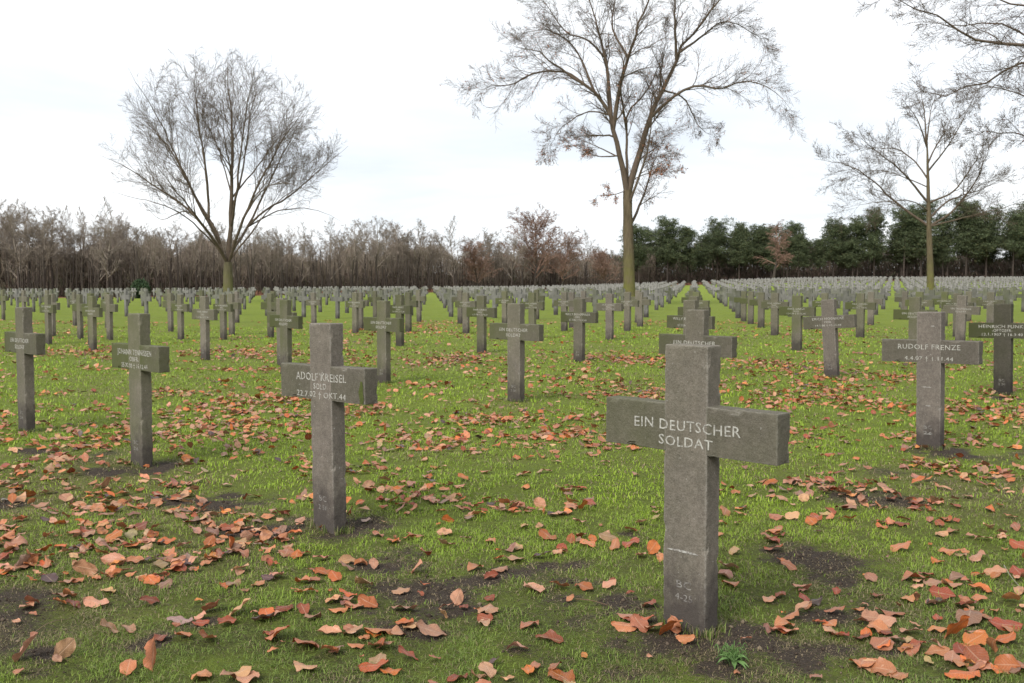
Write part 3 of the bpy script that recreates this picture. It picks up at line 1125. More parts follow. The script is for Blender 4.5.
def leaf_mass(name, ls, label):
    V, Fc, C, Uv = [], [], [], []
    off = 0
    for l in ls:
        x, y, s, c, _ = l
        v, f, uvc = (LT if y < 6 else LT_LO)[int(rng.integers(NT_L))]
        m = np.array(leaf_matrix(l))
        w = v @ m.T * s
        w = w + np.array([x, y, float(ground_z(x, y)) + .014 + max(0, -np.percentile(w[:, 2], 20))])
        V.append(w)
        Fc.append(f + off)
        off += len(v)
        base = np.array(COLS[c]) * rng.uniform(.65, 1.25) * np.clip(rng.normal(1, .07, 3), .8, 1.2)
        C.append(np.repeat(base[None], len(v), 0))
        Uv.append(uvc)
    me = mesh_np(name, np.concatenate(V), np.concatenate(Fc), M_LEAF_ATT, True, np.concatenate(C))
    a = me.color_attributes.new('leafuv', 'FLOAT_COLOR', 'POINT')
    cc = np.ones((off, 4), np.float32)
    cc[:, :3] = np.concatenate(Uv)
    a.data.foreach_set('color', cc.ravel())
    tag(link(name, me), label, 'leaves', kind='stuff')


leaf_mass('leaf_litter', massl, 'brown and orange dead leaves strewn in drifts over the lawn')
print('leaves', len(ind), len(massl))

# ------------------------------------------------------------------ small weed and twig by the nearest cross
def strip_leaf(base, az, L, W, droop, lift):
    n = 6
    P = []
    for k in range(n):
        t = k / (n - 1)
        w = W * math.sin(math.pi * min(1, t * .9 + .08)) * (1 - .15 * math.sin(9 * t))
        r = L * t
        z = lift * math.sin(t * 2.4) - droop * t * t
        c = np.array([base[0] + math.cos(az) * r, base[1] + math.sin(az) * r, base[2] + z])
        s = np.array([-math.sin(az), math.cos(az), 0]) * w
        P += [c - s + [0, 0, .004], c, c + s + [0, 0, .004]]
    Fs = []
    for k in range(n - 1):
        a = 3 * k
        Fs += [(a, a + 1, a + 4, a + 3), (a + 1, a + 2, a + 5, a + 4)]
    return P, Fs


g = ground_at(734, 663)
weed = empty('weed', (g[0], g[1], float(ground_z(g[0], g[1]))))
tag(weed, 'small green weed with a rosette of narrow leaves right of the nearest cross foot', 'plant')
kw = NT('weed_green', .6, .3)
kw.color(kw.mix(kw.noise(kw.coord('Object'), 50, 3), (.06, .12, .03), (.12, .20, .06)))
V, Fs = [], []
for k in range(11):
    P, f = strip_leaf((0, 0, .008), k * 2.4 + .3, rng.uniform(.05, .085), .008, .012, rng.uniform(.012, .03))
    b = len(V)
    V += P
    Fs += [tuple(i + b for i in q) for q in f]
me = bpy.data.meshes.new('leaf_rosette')
me.from_pydata([tuple(v) for v in V], [], Fs)
me.materials.append(kw.m)
link('leaf_rosette', me, weed)
V, Fs = [], []
for k in range(60):
    az = rng.uniform(0, 6.28)
    r = rng.uniform(0, .06)
    P, f = strip_leaf((math.cos(az) * r, .03 + math.sin(az) * r, 0), rng.uniform(0, 6.28), .03, .0016, 0, rng.uniform(.03, .06))
    b = len(V)
    V += P
    Fs += [tuple(i + b for i in q) for q in f]
me = bpy.data.meshes.new('grass_tuft')
me.from_pydata([tuple(v) for v in V], [], Fs)
me.materials.append(kw.m)
link('grass_tuft', me, weed)


def twig(pts, r, label, col):
    P = []
    for (a, b_, h) in pts:
        q = ground_at(a, b_)
        P.append([q[0], q[1], float(ground_z(q[0], q[1])) + h])
    P = np.array(P)
    o = P[0].copy()
    Pk, L = resample(P - o, 14)
    v, q = tubes(Pk[None], (r * np.linspace(1, .45, 14))[None], 6)
    kt = NT('twig_bark', .8, .2)
    kt.color(kt.mix(kt.noise(kt.coord('Object'), 90, 3), col, tuple(c * .5 for c in col)))
    tag(link('twig', mesh_np('twig', v, q, kt.m, True), None, tuple(o)), label, 'twig', 'thin fallen twigs on the grass')


# ------------------------------------------------------------------ trees
def norm(v):
    return v / np.maximum(np.linalg.norm(v, axis=-1, keepdims=True), 1e-9)


def tubes(pts, rad, sides):
    """pts (N,K,3), rad (N,K) -> verts, quads"""
    N, K, _ = pts.shape
    t = np.empty_like(pts)
    t[:, 1:-1] = pts[:, 2:] - pts[:, :-2]
    t[:, 0] = pts[:, 1] - pts[:, 0]
    t[:, -1] = pts[:, -1] - pts[:, -2]
    t = norm(t)
    m = norm(pts[:, -1] - pts[:, 0])
    ref = np.where(np.abs(m[:, 2:3]) > .8, np.array([[1., 0, 0]]), np.array([[0, 0, 1.]]))[:, None, :]
    a = norm(np.cross(t, np.broadcast_to(ref, t.shape)))
    b = np.cross(t, a)
    th = np.arange(sides) * 2 * np.pi / sides
    ring = a[:, :, None, :] * np.cos(th)[None, None, :, None] + b[:, :, None, :] * np.sin(th)[None, None, :, None]
    V = pts[:, :, None, :] + ring * rad[:, :, None, None]
    V = V.reshape(-1, 3)
    n = np.arange(N)[:, None, None] * K * sides
    k = np.arange(K - 1)[None, :, None] * sides
    s = np.arange(sides)[None, None, :]
    s2 = (s + 1) % sides
    q = np.stack([n + k + s, n + k + s2, n + k + sides + s2, n + k + sides + s], -1).reshape(-1, 4)
    return V, q


def grow(rg, st, d, L, r, K, wander, trop, tip=.3):
    N = len(st)
    P = np.empty((N, K, 3))
    P[:, 0] = st
    d = norm(d)
    for k in range(1, K):
        d = norm(d + rg.normal(0, wander, (N, 3)) + np.array([0, 0, trop]))
        P[:, k] = P[:, k - 1] + d * (L / (K - 1))[:, None]
    rad = r[:, None] * np.linspace(1, tip, K)[None]
    return P, rad


def resample(poly, K):
    poly = np.asarray(poly, float)
    # Catmull-Rom through the points, then even spacing
    P = np.concatenate([[2 * poly[0] - poly[1]], poly, [2 * poly[-1] - poly[-2]]])
    out = []
    for i in range(1, len(P) - 2):
        for t in np.linspace(0, 1, 8, endpoint=False):
            a, b, c, d = P[i - 1], P[i], P[i + 1], P[i + 2]
            out.append(.5 * ((2 * b) + (-a + c) * t + (2 * a - 5 * b + 4 * c - d) * t * t + (-a + 3 * b - 3 * c + d) * t ** 3))
    out.append(poly[-1])
    out = np.array(out)
    s = np.concatenate([[0], np.cumsum(np.linalg.norm(np.diff(out, axis=0), axis=1))])
    q = np.linspace(0, s[-1], K)
    return np.stack([np.interp(q, s, out[:, i]) for i in range(3)], 1), s[-1]


def offshoot(rg, P, rad, n, t0, t1, ang, lr, rr, L=None, minr=.004, inward=None, gain=.55):
    """n children per branch"""
    N, K, _ = P.shape
    if L is None: L = np.linalg.norm(np.diff(P, axis=1), axis=2).sum(1)
    t = (t0 + (t1 - t0) * ((np.arange(n)[None] + rg.random((N, n))) / n))
    x = t * (K - 1)
    i = np.minimum(x.astype(int), K - 2)
    f = (x - i)[..., None]
    ar = np.arange(N)[:, None]
    pos = P[ar, i] * (1 - f) + P[ar, i + 1] * f
    tan = norm(P[ar, i + 1] - P[ar, i])
    rloc = rad[ar, i] * (1 - f[..., 0]) + rad[ar, i + 1] * f[..., 0]
    rnd = rg.normal(0, 1, (N, n, 3))
    per = norm(rnd - (rnd * tan).sum(-1, keepdims=True) * tan)
    an = rg.uniform(ang[0], ang[1], (N, n, 1))
    d = tan * np.cos(an) + per * np.sin(an)
    ln = L[:, None] * lr * (1 - gain * t) * rg.uniform(.65, 1.25, (N, n))
    r = np.maximum(rloc * rr, minr)
    sh = lambda z: z.reshape(N * n, *z.shape[2:])
    return sh(pos), sh(d), sh(ln), sh(r)


def save(parts):
    V, Q, off = [], [], 0
    for (v, q) in parts:
        V.append(v)
        Q.append(q + off)
        off += len(v)
    return np.concatenate(V), np.concatenate(Q)


def leaf_quads(rg, pos, size, cols):
    n = len(pos)
    a = norm(rg.normal(0, 1, (n, 3)))
    b = norm(np.cross(a, rg.normal(0, 1, (n, 3))))
    s = (size * rg.uniform(.6, 1.3, n))[:, None]
    c = np.cross(a, b)
    V = np.stack([pos - a * s, pos + b * s * .5 + c * s * .12, pos + a * s, pos - b * s * .5 + c * s * .12], 1).reshape(-1, 3)
    Q = np.arange(n * 4).reshape(n, 4)
    ci = cols[rg.integers(len(cols), size=n)] * rg.uniform(.7, 1.3, (n, 1))
    return V, Q, np.repeat(ci, 4, 0)


def hero_tree(name, label, base, trunk, limbs, r_trunk, Y, levels, bark, twig, seed, extra=0, env=None, shrink=None, leaves_=None, minr=.006, wan=.12, trop=.03, rscale=1.0, taper=.30):
    """trunk and limbs: polylines in picture points with a sideways depth each; turned into metres at distance Y"""
    rg = np.random.default_rng(seed)
    k = Y / F
    root = empty(name, base)
    tag(root, label, 'tree')

    def loc(pl, dep):
        n = len(pl)
        out = []
        for i, (px, py) in enumerate(pl):
            t = i / (n - 1)
            w = at_depth(px, py, Y) - np.array(base)
            w = np.array([w[0], 0, w[2]]) + np.array([0, dep * t ** .9, 0])
            out.append(w)
        return out
    tp = loc(trunk, 0)
    tp[0] = np.array([tp[0][0], 0, -.3])
    P, L = resample(tp, 22)
    hgt = P[:, 2]
    rad = r_trunk * (1 - taper * np.linspace(0, 1, 22)) * (1 + .55 * np.exp(-np.maximum(hgt, 0) / .35))
    V, q = tubes(P[None], rad[None], 14)
    V = V * 1.0
    V[:, :2] += .03 * r_trunk * np.sin(V[:, 2:3] * 3 + np.arctan2(V[:, 1:2], V[:, 0:1]) * 3)
    me = mesh_np('trunk', V, q, bark, True)
    link('trunk', me, root)
    K1 = 16
    P1, R1, L1 = [], [], []
    for (pl, dep, rr) in limbs:
        if shrink: pl = [(shrink[0] + (a - shrink[0]) * (1 - (1 - shrink[2]) * i / (len(pl) - 1)), shrink[1] + (b - shrink[1]) * (1 - (1 - shrink[2]) * i / (len(pl) - 1))) for i, (a, b) in enumerate(pl)]
        w = loc(pl, dep)
        w = np.array(w)
        prev = np.concatenate([P] + P1)
        dd = np.hypot(prev[:, 0] - w[0, 0], prev[:, 2] - w[0, 2])
        j = int(np.argmin(dd))
        tt = np.linspace(0, 1, len(w))[:, None]
        w = w + (prev[j] - w[0]) * np.array([1, 0, 1]) * (1 - tt) + np.array([0, prev[j, 1], 0])
        Pk, Lk = resample(w, K1)
        Pk[1:] += rg.normal(0, .012 * Lk * .35, (K1 - 1, 3)) * np.linspace(.2, 1, K1 - 1)[:, None] * 1.25
        P1.append(Pk)
        R1.append(np.maximum(rscale * rr * r_trunk * np.linspace(1, .05, K1) ** 1.0, minr * 1.3))
        L1.append(Lk)
    # limbs reaching towards and away from the viewer, so that the crown is round
    top = P[-1]
    meanL = np.mean(L1)
    for e in range(extra):
        sgn = 1 if e % 2 else -1
        az = sgn * np.pi / 2 + rg.uniform(-.7, .7)
        inc = rg.uniform(.25, .95)
        d0 = np.array([np.cos(az) * np.sin(inc), np.sin(az) * np.sin(inc), np.cos(inc)])
        st = P[int(rg.integers(14, 22))] if rg.random() < .5 else top
        Pk, _ = grow(rg, st[None], d0[None], np.array([meanL * rg.uniform(.8, 1.1)]), np.array([1.]), K1, .07, .02)
        P1.append(Pk[0])
        R1.append(np.maximum(rscale * rg.uniform(.24, .34) * r_trunk * np.linspace(1, .05, K1), minr * 1.6))
        L1.append(meanL)
    P1, R1, L1 = np.array(P1), np.array(R1), np.array(L1)
    parts = [tubes(P1, R1, 8)]
    Lc = np.clip(L1, meanL * .32, meanL * 1.15)
    cur = (P1, R1, Lc)
    tips = []
    for li, (n, t0, ang, lr, rr, K, sides) in enumerate(levels):
        st, d, ln, r = offshoot(rg, cur[0], cur[1], n, t0, .99, ang, lr, rr, cur[2], minr, gain=.42)
        if li == 0:
            kp = rg.random(len(st)) < np.repeat(np.clip(1.15 * L1 / meanL, .3, 1) ** 1.6, n)
            st, d, ln, r = st[kp], d[kp], ln[kp], r[kp]
        Pn, Rn = grow(rg, st, d, ln, r, K, wan, trop if li < 2 else trop * .5)
        Rn = np.maximum(Rn, minr)
        if env:
            c = at_depth(env[0], env[1], Y) - np.array(base)
            ax, az = env[2] * k, env[3] * k
            e = Pn[:, -1]
            q_ = np.sqrt((e[:, 0] - c[0]) ** 2 / ax ** 2 + e[:, 1] ** 2 / (ax * .95) ** 2 + (e[:, 2] - c[2]) ** 2 / az ** 2)
            ok_ = q_ < 1 + rg.normal(0, .035, len(e))
            Pn, Rn, ln = Pn[ok_], Rn[ok_], ln[ok_]
        parts.append(tubes(Pn, Rn, sides))
        cur = (Pn, Rn, ln)
        tips.append(Pn)
    V, q = save(parts)
    me = mesh_np('crown', V, q, twig, False)
    crown = link('crown', me, root)
    if leaves_:
        n, size, cols, fn = leaves_
        allp = np.concatenate([t.reshape(-1, 3) for t in tips[1:]])
        w = fn(allp)
        w = w / w.sum()
        pick = rg.choice(len(allp), n, p=w)
        pos = allp[pick] + rg.normal(0, size * 1.3, (n, 3)) - np.array([0, 0, size])
        V, Q, C = leaf_quads(rg, pos, size, np.array(cols))
        link('dead_leaves', mesh_np('dead_leaves', V, Q, M_HANG, False, C), crown)
    print(name, 'verts', sum(len(p[0]) for p in parts))
    return root


def Z1(pts): return [(90 + x / 2.53, 30 + y / 2.53) for x, y in pts]
def Z2(pts): return [(460 + x / 2.276, y / 2.276) for x, y in pts]
def Z3(pts): return [(800 + x / 2.277, y / 2.277) for x, y in pts]


twig([(1004, 566, .02), (1009, 578, .035), (1016, 586, .03), (1026, 592, .01)], .0022, 'thin pale curved twig on the grass at the right edge', (.34, .30, .25))
twig([(576, 603, .012), (590, 606, .02), (608, 609, .012)], .0026, 'short straight brown twig on the soil left of the nearest cross', (.16, .10, .06))
twig([(34, 636, .012), (50, 630, .03), (70, 622, .015)], .0018, 'thin brown twig on worn grass at the lower left', (.20, .14, .09))
YA, YB, YC = TREES['a'][1], TREES['b'][1], TREES['c'][1]
for k_, t in TREES.items(): t[2] = float(terrain(t[0], t[1]))
limbsA = [
    ([(347, 590), (330, 555), (290, 490), (230, 430), (170, 390), (110, 350), (50, 322)], -1.5, .40),
    ([(349, 565), (325, 510), (270, 430), (215, 335), (150, 255), (85, 195)], 2.0, .38),
    ([(350, 520), (300, 420), (250, 310), (200, 205), (150, 125)], -3.0, .34),
    ([(351, 470), (325, 390), (290, 290), (245, 160), (220, 85)], 3.0, .32),
    ([(351, 430), (340, 350), (318, 250), (300, 150), (290, 75)], -2.0, .26),
    ([(350, 610), (352, 500), (352, 300), (340, 150), (330, 50)], 1.0, .62),
    ([(352, 450), (365, 370), (375, 250), (385, 120), (395, 58)], 3.0, .28),
    ([(352, 500), (375, 430), (400, 300), (430, 180), (455, 95)], -3.0, .32),
    ([(352, 560), (390, 480), (430, 370), (480, 250), (520, 145)], 3.5, .36),
    ([(354, 590), (400, 480), (460, 370), (530, 260), (590, 195)], -2.5, .38),
    ([(395, 495), (430, 450), (490, 410), (560, 340), (632, 270)], 2.0, .28),
    ([(410, 478), (470, 410), (540, 400), (610, 430)], -3.0, .20),
    ([(290, 490), (230, 450), (150, 470), (90, 430)], 3.0, .20),
    ([(320, 540), (260, 470), (190, 440), (110, 420)], -4.0, .20),
    ([(350, 440), (310, 350), (260, 240), (190, 160)], 4.0, .22),
    ([(352, 420), (400, 330), (470, 210), (540, 170)], 4.0, .22),
    ([(385, 500), (450, 450), (530, 440), (600, 470)], 4.0, .20)]
limbsA = [(Z1(p), d * 1.6, r) for p, d, r in limbsA]
hero_tree('bare_tree', 'broad round-crowned bare tree with a low fork, standing among crosses on the left', TREES['a'],
          [(228, 299), (228, 285), (228, 262)], limbsA, .46, YA,
          [(20, .34, (.30, .80), .42, .42, 8, 4), (10, .2, (.4, 1.0), .46, .5, 6, 3), (9, .15, (.4, 1.0), .5, .6, 4, 3)],
          M_BARK_A, M_TWIG, 11, 2, env=(226, 144, 122, 98), shrink=(228, 270, .99), wan=.10, trop=.03, minr=.0066, rscale=.8)

limbsB = [
    ([(381, 450), (370, 390), (355, 330), (340, 270), (305, 215), (270, 190), (210, 150), (180, 125), (120, 115)], -1, .62),
    ([(342, 275), (338, 200), (330, 130), (315, 60), (300, 0), (285, -70)], 1.5, .42),
    ([(350, 300), (365, 200), (385, 130), (405, 60), (430, -10), (440, -90)], -1.5, .45),
    ([(385, 445), (405, 370), (425, 310), (445, 240), (470, 190), (495, 140), (510, 100), (545, 60), (580, 10), (605, -60)], 1, .66),
    ([(450, 270), (490, 230), (540, 200), (600, 205), (650, 190), (700, 210), (742, 255)], -1.5, .32),
    ([(386, 430), (385, 300), (390, 250), (440, 190), (452, 150), (480, 100), (470, 40)], 2.0, .30),
    ([(335, 270), (290, 258), (250, 275), (220, 300), (200, 350)], 1.5, .16),
    ([(275, 190), (230, 160), (160, 165), (110, 190), (60, 190), (28, 220)], 1.5, .26),
    ([(330, 130), (290, 95), (240, 80), (200, 30), (150, -30)], -2, .22),
    ([(357, 370), (310, 370), (265, 350), (235, 330)], -2, .15),
    ([(357, 350), (320, 330), (270, 310), (230, 320)], 2, .14),
    ([(405, 370), (430, 345), (470, 325), (500, 340)], 1.5, .15),
    ([(495, 140), (487, 60), (485, 0), (480, -80)], -2, .30),
    ([(510, 120), (560, 80), (620, 35), (690, 60), (720, 90)], 2, .26),
    ([(470, 200), (520, 215), (560, 280), (610, 300)], 2, .20),
    ([(300, 215), (260, 110), (200, 60), (130, 60)], 2.5, .24),
    ([(385, 130), (350, 50), (360, -20), (340, -90)], 3, .26),
    ([(545, 60), (600, -10), (660, -50)], -2.5, .24),
    ([(400, 400), (440, 390), (480, 400)], -2, .12),
    ([(372, 430), (340, 445), (300, 450)], -1.5, .10),
    ([(380, 300), (360, 200), (375, 120)], -3.5, .25)]
limbsB = [(Z2(p), d, r) for p, d, r in limbsB]


def wB(p):
    return .05 + np.exp(-((p[:, 2] - 7.0) / 3.2) ** 2) * np.exp(-(np.hypot(p[:, 0], p[:, 1]) / 7.0) ** 2) * 1.0 + .10 * np.exp(-((p[:, 2] - 14) / 4) ** 2)


hero_tree('bare_tree', 'tall forked tree in the middle with a few brown leaves on its lower branches', TREES['b'],
          [(629.5, 303), (629, 270), (628, 230), (627.5, 190)], limbsB, .41, YB,
          [(20, .26, (.35, .95), .36, .40, 8, 4), (10, .15, (.4, .95), .55, .55, 6, 3), (8, .12, (.4, .95), .6, .6, 4, 3)],
          M_BARK_B, M_TWIG, 12, 2, leaves_=(5200, .052, [(.34, .13, .06), (.27, .09, .045), (.38, .18, .09)], wB), minr=.0050, rscale=.86, wan=.13, trop=.0)

limbsC = [
    ([(295, 525), (230, 470), (160, 400), (110, 370), (50, 355)], 2, .45),
    ([(293, 465), (220, 390), (160, 350), (100, 305)], -2, .40),
    ([(293, 410), (270, 360), (230, 330), (140, 335)], 3, .30),
    ([(295, 525), (340, 490), (380, 430), (410, 350), (425, 290)], -2, .42),
    ([(295, 505), (350, 460), (430, 430), (505, 400)], 2.5, .36),
    ([(293, 455), (340, 430), (380, 360), (395, 310)], -3, .34),
    ([(292, 375), (320, 330), (350, 290), (372, 240)], 2, .30),
    ([(290, 345), (255, 280), (210, 235)], -2, .30),
    ([(290, 320), (310, 250), (332, 205)], 2, .28),
    ([(297, 520), (360, 500), (430, 480), (500, 455)], -3.5, .24),
    ([(291, 330), (285, 260), (270, 190)], 0, .34),
    ([(293, 480), (240, 460), (160, 465), (70, 480)], -3, .22),
    ([(293, 430), (250, 400), (200, 380), (120, 400)], 4, .2)]
limbsC = [(Z3(p), d, r) for p, d, r in limbsC]
hero_tree('bare_tree', 'slender bare tree with a mossy trunk standing before the pines on the right', TREES['c'],
          [(931, 297), (930, 260), (929, 228), (928, 180), (927, 140)], limbsC, .33, YC,
          [(15, .22, (.45, 1.0), .36, .42, 7, 4), (10, .12, (.45, 1.0), .50, .55, 5, 3), (6, .12, (.5, 1.0), .55, .6, 4, 3)],
          M_BARK_B, M_TWIG, 13, 1, taper=.82, minr=.0075, wan=.12, rscale=.8, trop=.05)

# the tree whose branches hang in from the right: its trunk stands just outside the frame
YD = 21.0
baseD = at_depth(1165, 340, YD)
baseD[2] = float(terrain(baseD[0], baseD[1]))
limbsD = [
    ([(1165, 150), (1090, 60), (1024, 44), (990, 43), (962, 36), (932, 22), (905, 11), (860, 2)], -.5, .34),
    ([(1165, 180), (1080, 90), (1024, 58), (1006, 74), (975, 83), (945, 88), (925, 68)], .8, .28),
    ([(1165, 190), (1090, 120), (1024, 103), (1002, 99), (975, 94), (950, 100)], -1, .26),
    ([(1165, 120), (1080, 20), (1010, -10), (960, -25)], 1.0, .3),
    ([(1165, 130), (1080, 60), (1030, 15), (980, 10), (940, -10)], 1.6, .22),
    ([(1165, 200), (1100, 150), (1040, 130), (1000, 125), (985, 140)], 1.2, .2),
    ([(1165, 120), (1170, 0), (1180, -120)], 0, .6),
    ([(1165, 150), (1230, 60), (1300, 0)], 1, .4),
    ([(1165, 180), (1240, 120), (1320, 90)], -2, .3)]
hero_tree('overhanging_tree', 'tree at the right edge whose thin reddish-leaved branches hang in at the top corner', baseD,
          [(1165, 345), (1166, 250), (1165, 120)], limbsD, .20, YD,
          [(20, .2, (.4, .95), .20, .40, 7, 4), (10, .15, (.45, .95), .55, .55, 5, 3), (7, .1, (.5, 1.0), .55, .6, 4, 3)],
          M_BARK_B, M_TWIG, 14, 2, leaves_=(5000, .020, [(.20, .06, .05), (.26, .10, .07), (.14, .05, .05)], lambda p: np.clip(.25 + .25 * (p[:, 0] + 3), .05, 1.2)), minr=.0024, wan=.16, trop=-.01)


# ------------------------------------------------------------------ woods behind
def wood_variant(seed, H, spread, fork, twigmat, dens=1.0, minr=.014, weep=0.0):
    rg = np.random.default_rng(seed)
    P, _ = grow(rg, np.zeros((1, 3)) - [[0, 0, .3]], np.array([[0, 0, 1.]]), np.array([H * .92]), np.array([.018 * H]), 16, .045, .06, .15)
    rad = .0165 * H * np.linspace(1, .12, 16)[None]
    cut = 9
    trunk = tubes(P[:, :cut + 1], rad[:, :cut + 1], 7)
    st, d, ln, r = offshoot(rg, P, rad, int(15 * dens), fork, .98, (.35, .95), spread, .55, np.array([H]), .02, gain=.45)
    P1, R1 = grow(rg, st, d, ln, r, 8, .12, .035 - weep)
    st, d, ln, r = offshoot(rg, P1, R1, 9, .15, .99, (.35, .9), .5, .55, ln, minr)
    P2, R2 = grow(rg, st, d, ln, r, 5, .18, .01 - weep * 2)
    st, d, ln, r = offshoot(rg, P2, R2, 8, .1, .99, (.4, 1.0), .6, .6, ln, minr)
    P3, R3 = grow(rg, st, d, ln, np.maximum(r, minr), 4, .2, .0 - weep * 3)
    up = tubes(P[:, cut:], rad[:, cut:], 6)
    V, q = save([up, tubes(P1, R1, 4), tubes(P2, np.maximum(R2, minr), 3), tubes(P3, np.maximum(R3, minr), 3)])
    return (mesh_np('trunk', trunk[0], trunk[1], M_WOOD_TRUNK, True), mesh_np('crown', V, q, twigmat), (V, q), trunk)


WV = [wood_variant(s, 11.5, sp, fk, M_WOOD_TWIG) for s, sp, fk in ((21, .36, .24), (22, .32, .34), (23, .40, .20), (24, .30, .42), (25, .36, .3))]
WR = [wood_variant(s, 11.0, .50, .20, M_WOOD_TWIG_R, 2.6, .018) for s in (31, 32)]
WB = [wood_variant(41, 13.0, .26, .25, M_WOOD_TWIG_R, 2.2, .014, .10)]


def plant(name, variant, x, y, sc, label, group=None, cat='tree', widen=1.0):
    z = float(terrain(x, y))
    o = empty(name, (x, y, z), (0, 0, rng.uniform(0, 6.28)))
    o.scale = (sc * widen, sc * widen, sc)
    link('trunk', variant[0], o)
    link('crown', variant[1], o)
    tag(o, label, cat, group)
    return o


def xy(px, Y):
    return (px - 512) / F * Y, Y


# skyline of the left wood: (pixel, pixel of its top)
SKY = [(5, 200), (30, 206), (60, 208), (92, 216), (120, 212), (150, 222), (180, 226), (205, 222), (262, 226), (290, 224), (322, 228), (350, 222),
       (378, 219), (402, 220), (430, 228), (452, 230), (478, 232), (498, 230), (560, 236), (585, 236)]


def sky_at(px): return np.interp(px, [a for a, b in SKY], [b for a, b in SKY])


wt = []
for j in range(46):
    px = 4 + j * 12.9 + rng.uniform(-4, 4)
    s = (px - 512) / F
    Y = float(wood_edge(s)) + rng.uniform(1.5, 12)
    wt.append((px, Y))
for i, (px, Y) in enumerate(wt):
    x, y = xy(px, Y)
    base_y = 284.5 + F * (HC - float(terrain(x, y))) / Y
    Ht = (base_y - sky_at(px) - rng.uniform(-5, 8)) * Y / F
    plant('bare_woodland_tree', WV[int(rng.integers(5))], x, y, Ht / 11.5,
          'bare grey-brown tree at the front of the far wood, %s from the left' % ordinal(i + 1), 'bare trees of the far wood', widen=1.15)
# broad russet trees in the middle, a golden-brown one and a pale weeping one
for (px, top, Y, v, wd, lab) in ((535, 213, 214, WR[0], 1.35, 'broad russet bare tree rising highest above the middle of the far wood'),
                                 (478, 245, 196, WR[1], 1.5, 'low spreading russet tree left of the tallest russet tree'),
                                 (562, 236, 215, WR[1], 1.3, 'russet tree right of the tallest russet tree'),
                                 (606, 252, 222, WR[0], 1.6, 'low rounded golden-brown tree just left of the tall middle trunk'),
                                 (773, 219, 246, WB[0], 1.6, 'pale pinkish weeping bare birch among the dark pines')):
    x, y = xy(px, Y)
    base_y = 284.5 + F * (HC - float(terrain(x, y))) / Y
    plant('birch_tree' if 'birch' in lab else 'russet_tree', v, x, y, (base_y - top) * Y / F / (13 if v is WB[0] else 11), lab, widen=wd)


def bake(variants, spots):
    V, Q, off = [], [], 0
    for (x, y, sc, wd) in spots:
        v = variants[int(rng.integers(len(variants)))]
        for (vv, qq) in (v[2], v[3]):
            a = rng.uniform(0, 6.28)
            ca, sa = math.cos(a), math.sin(a)
            z = float(terrain(x, y))
            V.append(np.stack([x + (vv[:, 0] * ca - vv[:, 1] * sa) * sc * wd, y + (vv[:, 0] * sa + vv[:, 1] * ca) * sc * wd, z + vv[:, 2] * sc], 1))
            Q.append(qq + off)
            off += len(vv)
    return np.concatenate(V), np.concatenate(Q)


spots = []
for k in range(210):
    px = rng.uniform(-60, 650)
    s = (px - 512) / F
    Y = float(wood_edge(s)) + rng.uniform(10, 45)
    x, y = xy(px, Y)
    base_y = 284.5 + F * (HC - float(terrain(x, y))) / Y
    Ht = (base_y - sky_at(np.clip(px, 5, 585)) - rng.uniform(7, 24)) * Y / F
    spots.append((x, y, Ht / 11.5, 1.1))
V, q = bake(WV, spots)
tag(link('woodland', mesh_np('woodland', V, q, M_WOOD_TWIG)), 'dense brown bare wood behind the front trees on the left', 'woodland', kind='stuff')

nT = 420
px_ = rng.uniform(-40, 640, nT)
s2 = (px_ - 512) / F
Yt = wood_edge(s2) + rng.uniform(0, 14, nT)
st_ = np.stack([s2 * Yt, Yt, terrain(s2 * Yt, Yt) - .2], 1)
Pt, _r = grow(rng, st_, rng.normal(0, .03, (nT, 3)) + [0, 0, 1.], rng.uniform(4, 7.3, nT), np.ones(nT), 7, .03, .03)
vT, qT = tubes(Pt, rng.uniform(.06, .13, nT)[:, None] * np.linspace(1, .4, 7)[None], 5)
tag(link('woodland_trunks', mesh_np('woodland_trunks', vT, qT, M_WOOD_TRUNK)), 'slim dark upright trunks crowding the far wood', 'woodland', kind='stuff')

# undergrowth and saplings closing the wood low down
def brush(name, n, px0, px1, d0, d1, hmax, cols, mat, label, size=.30, thin=1.0):
    px = rng.uniform(px0, px1, n)
    s = (px - 512) / F
    Y = wood_edge(s) + rng.uniform(d0, d1, n)
    x = s * Y
    h = hmax * (.55 + .6 * noise2(px, px * 0, 22, 5)) 
    z = terrain(x, Y) + h * rng.random(n) ** 1.1
    pos = np.stack([x, Y, z], 1)
    a = norm(rng.normal(0, 1, (n, 3)) * np.array([.22, .22, 1]))
    b = norm(np.cross(a, rng.normal(0, 1, (n, 3))))
    L = (size * rng.uniform(.5, 1.8, n))[:, None]
    w = L * rng.uniform(.08, .22, (n, 1)) * thin
    V = np.stack([pos - a * L - b * w * .3, pos - a * L * .2 + b * w, pos + a * L, pos + a * L * .2 - b * w], 1).reshape(-1, 3)
    c = np.array(cols)[rng.integers(len(cols), size=n)] * rng.uniform(.6, 1.3, (n, 1))
    tag(link(name, mesh_np(name, V, np.arange(n * 4).reshape(n, 4), mat, False, np.repeat(c, 4, 0))), label, 'undergrowth', kind='stuff')


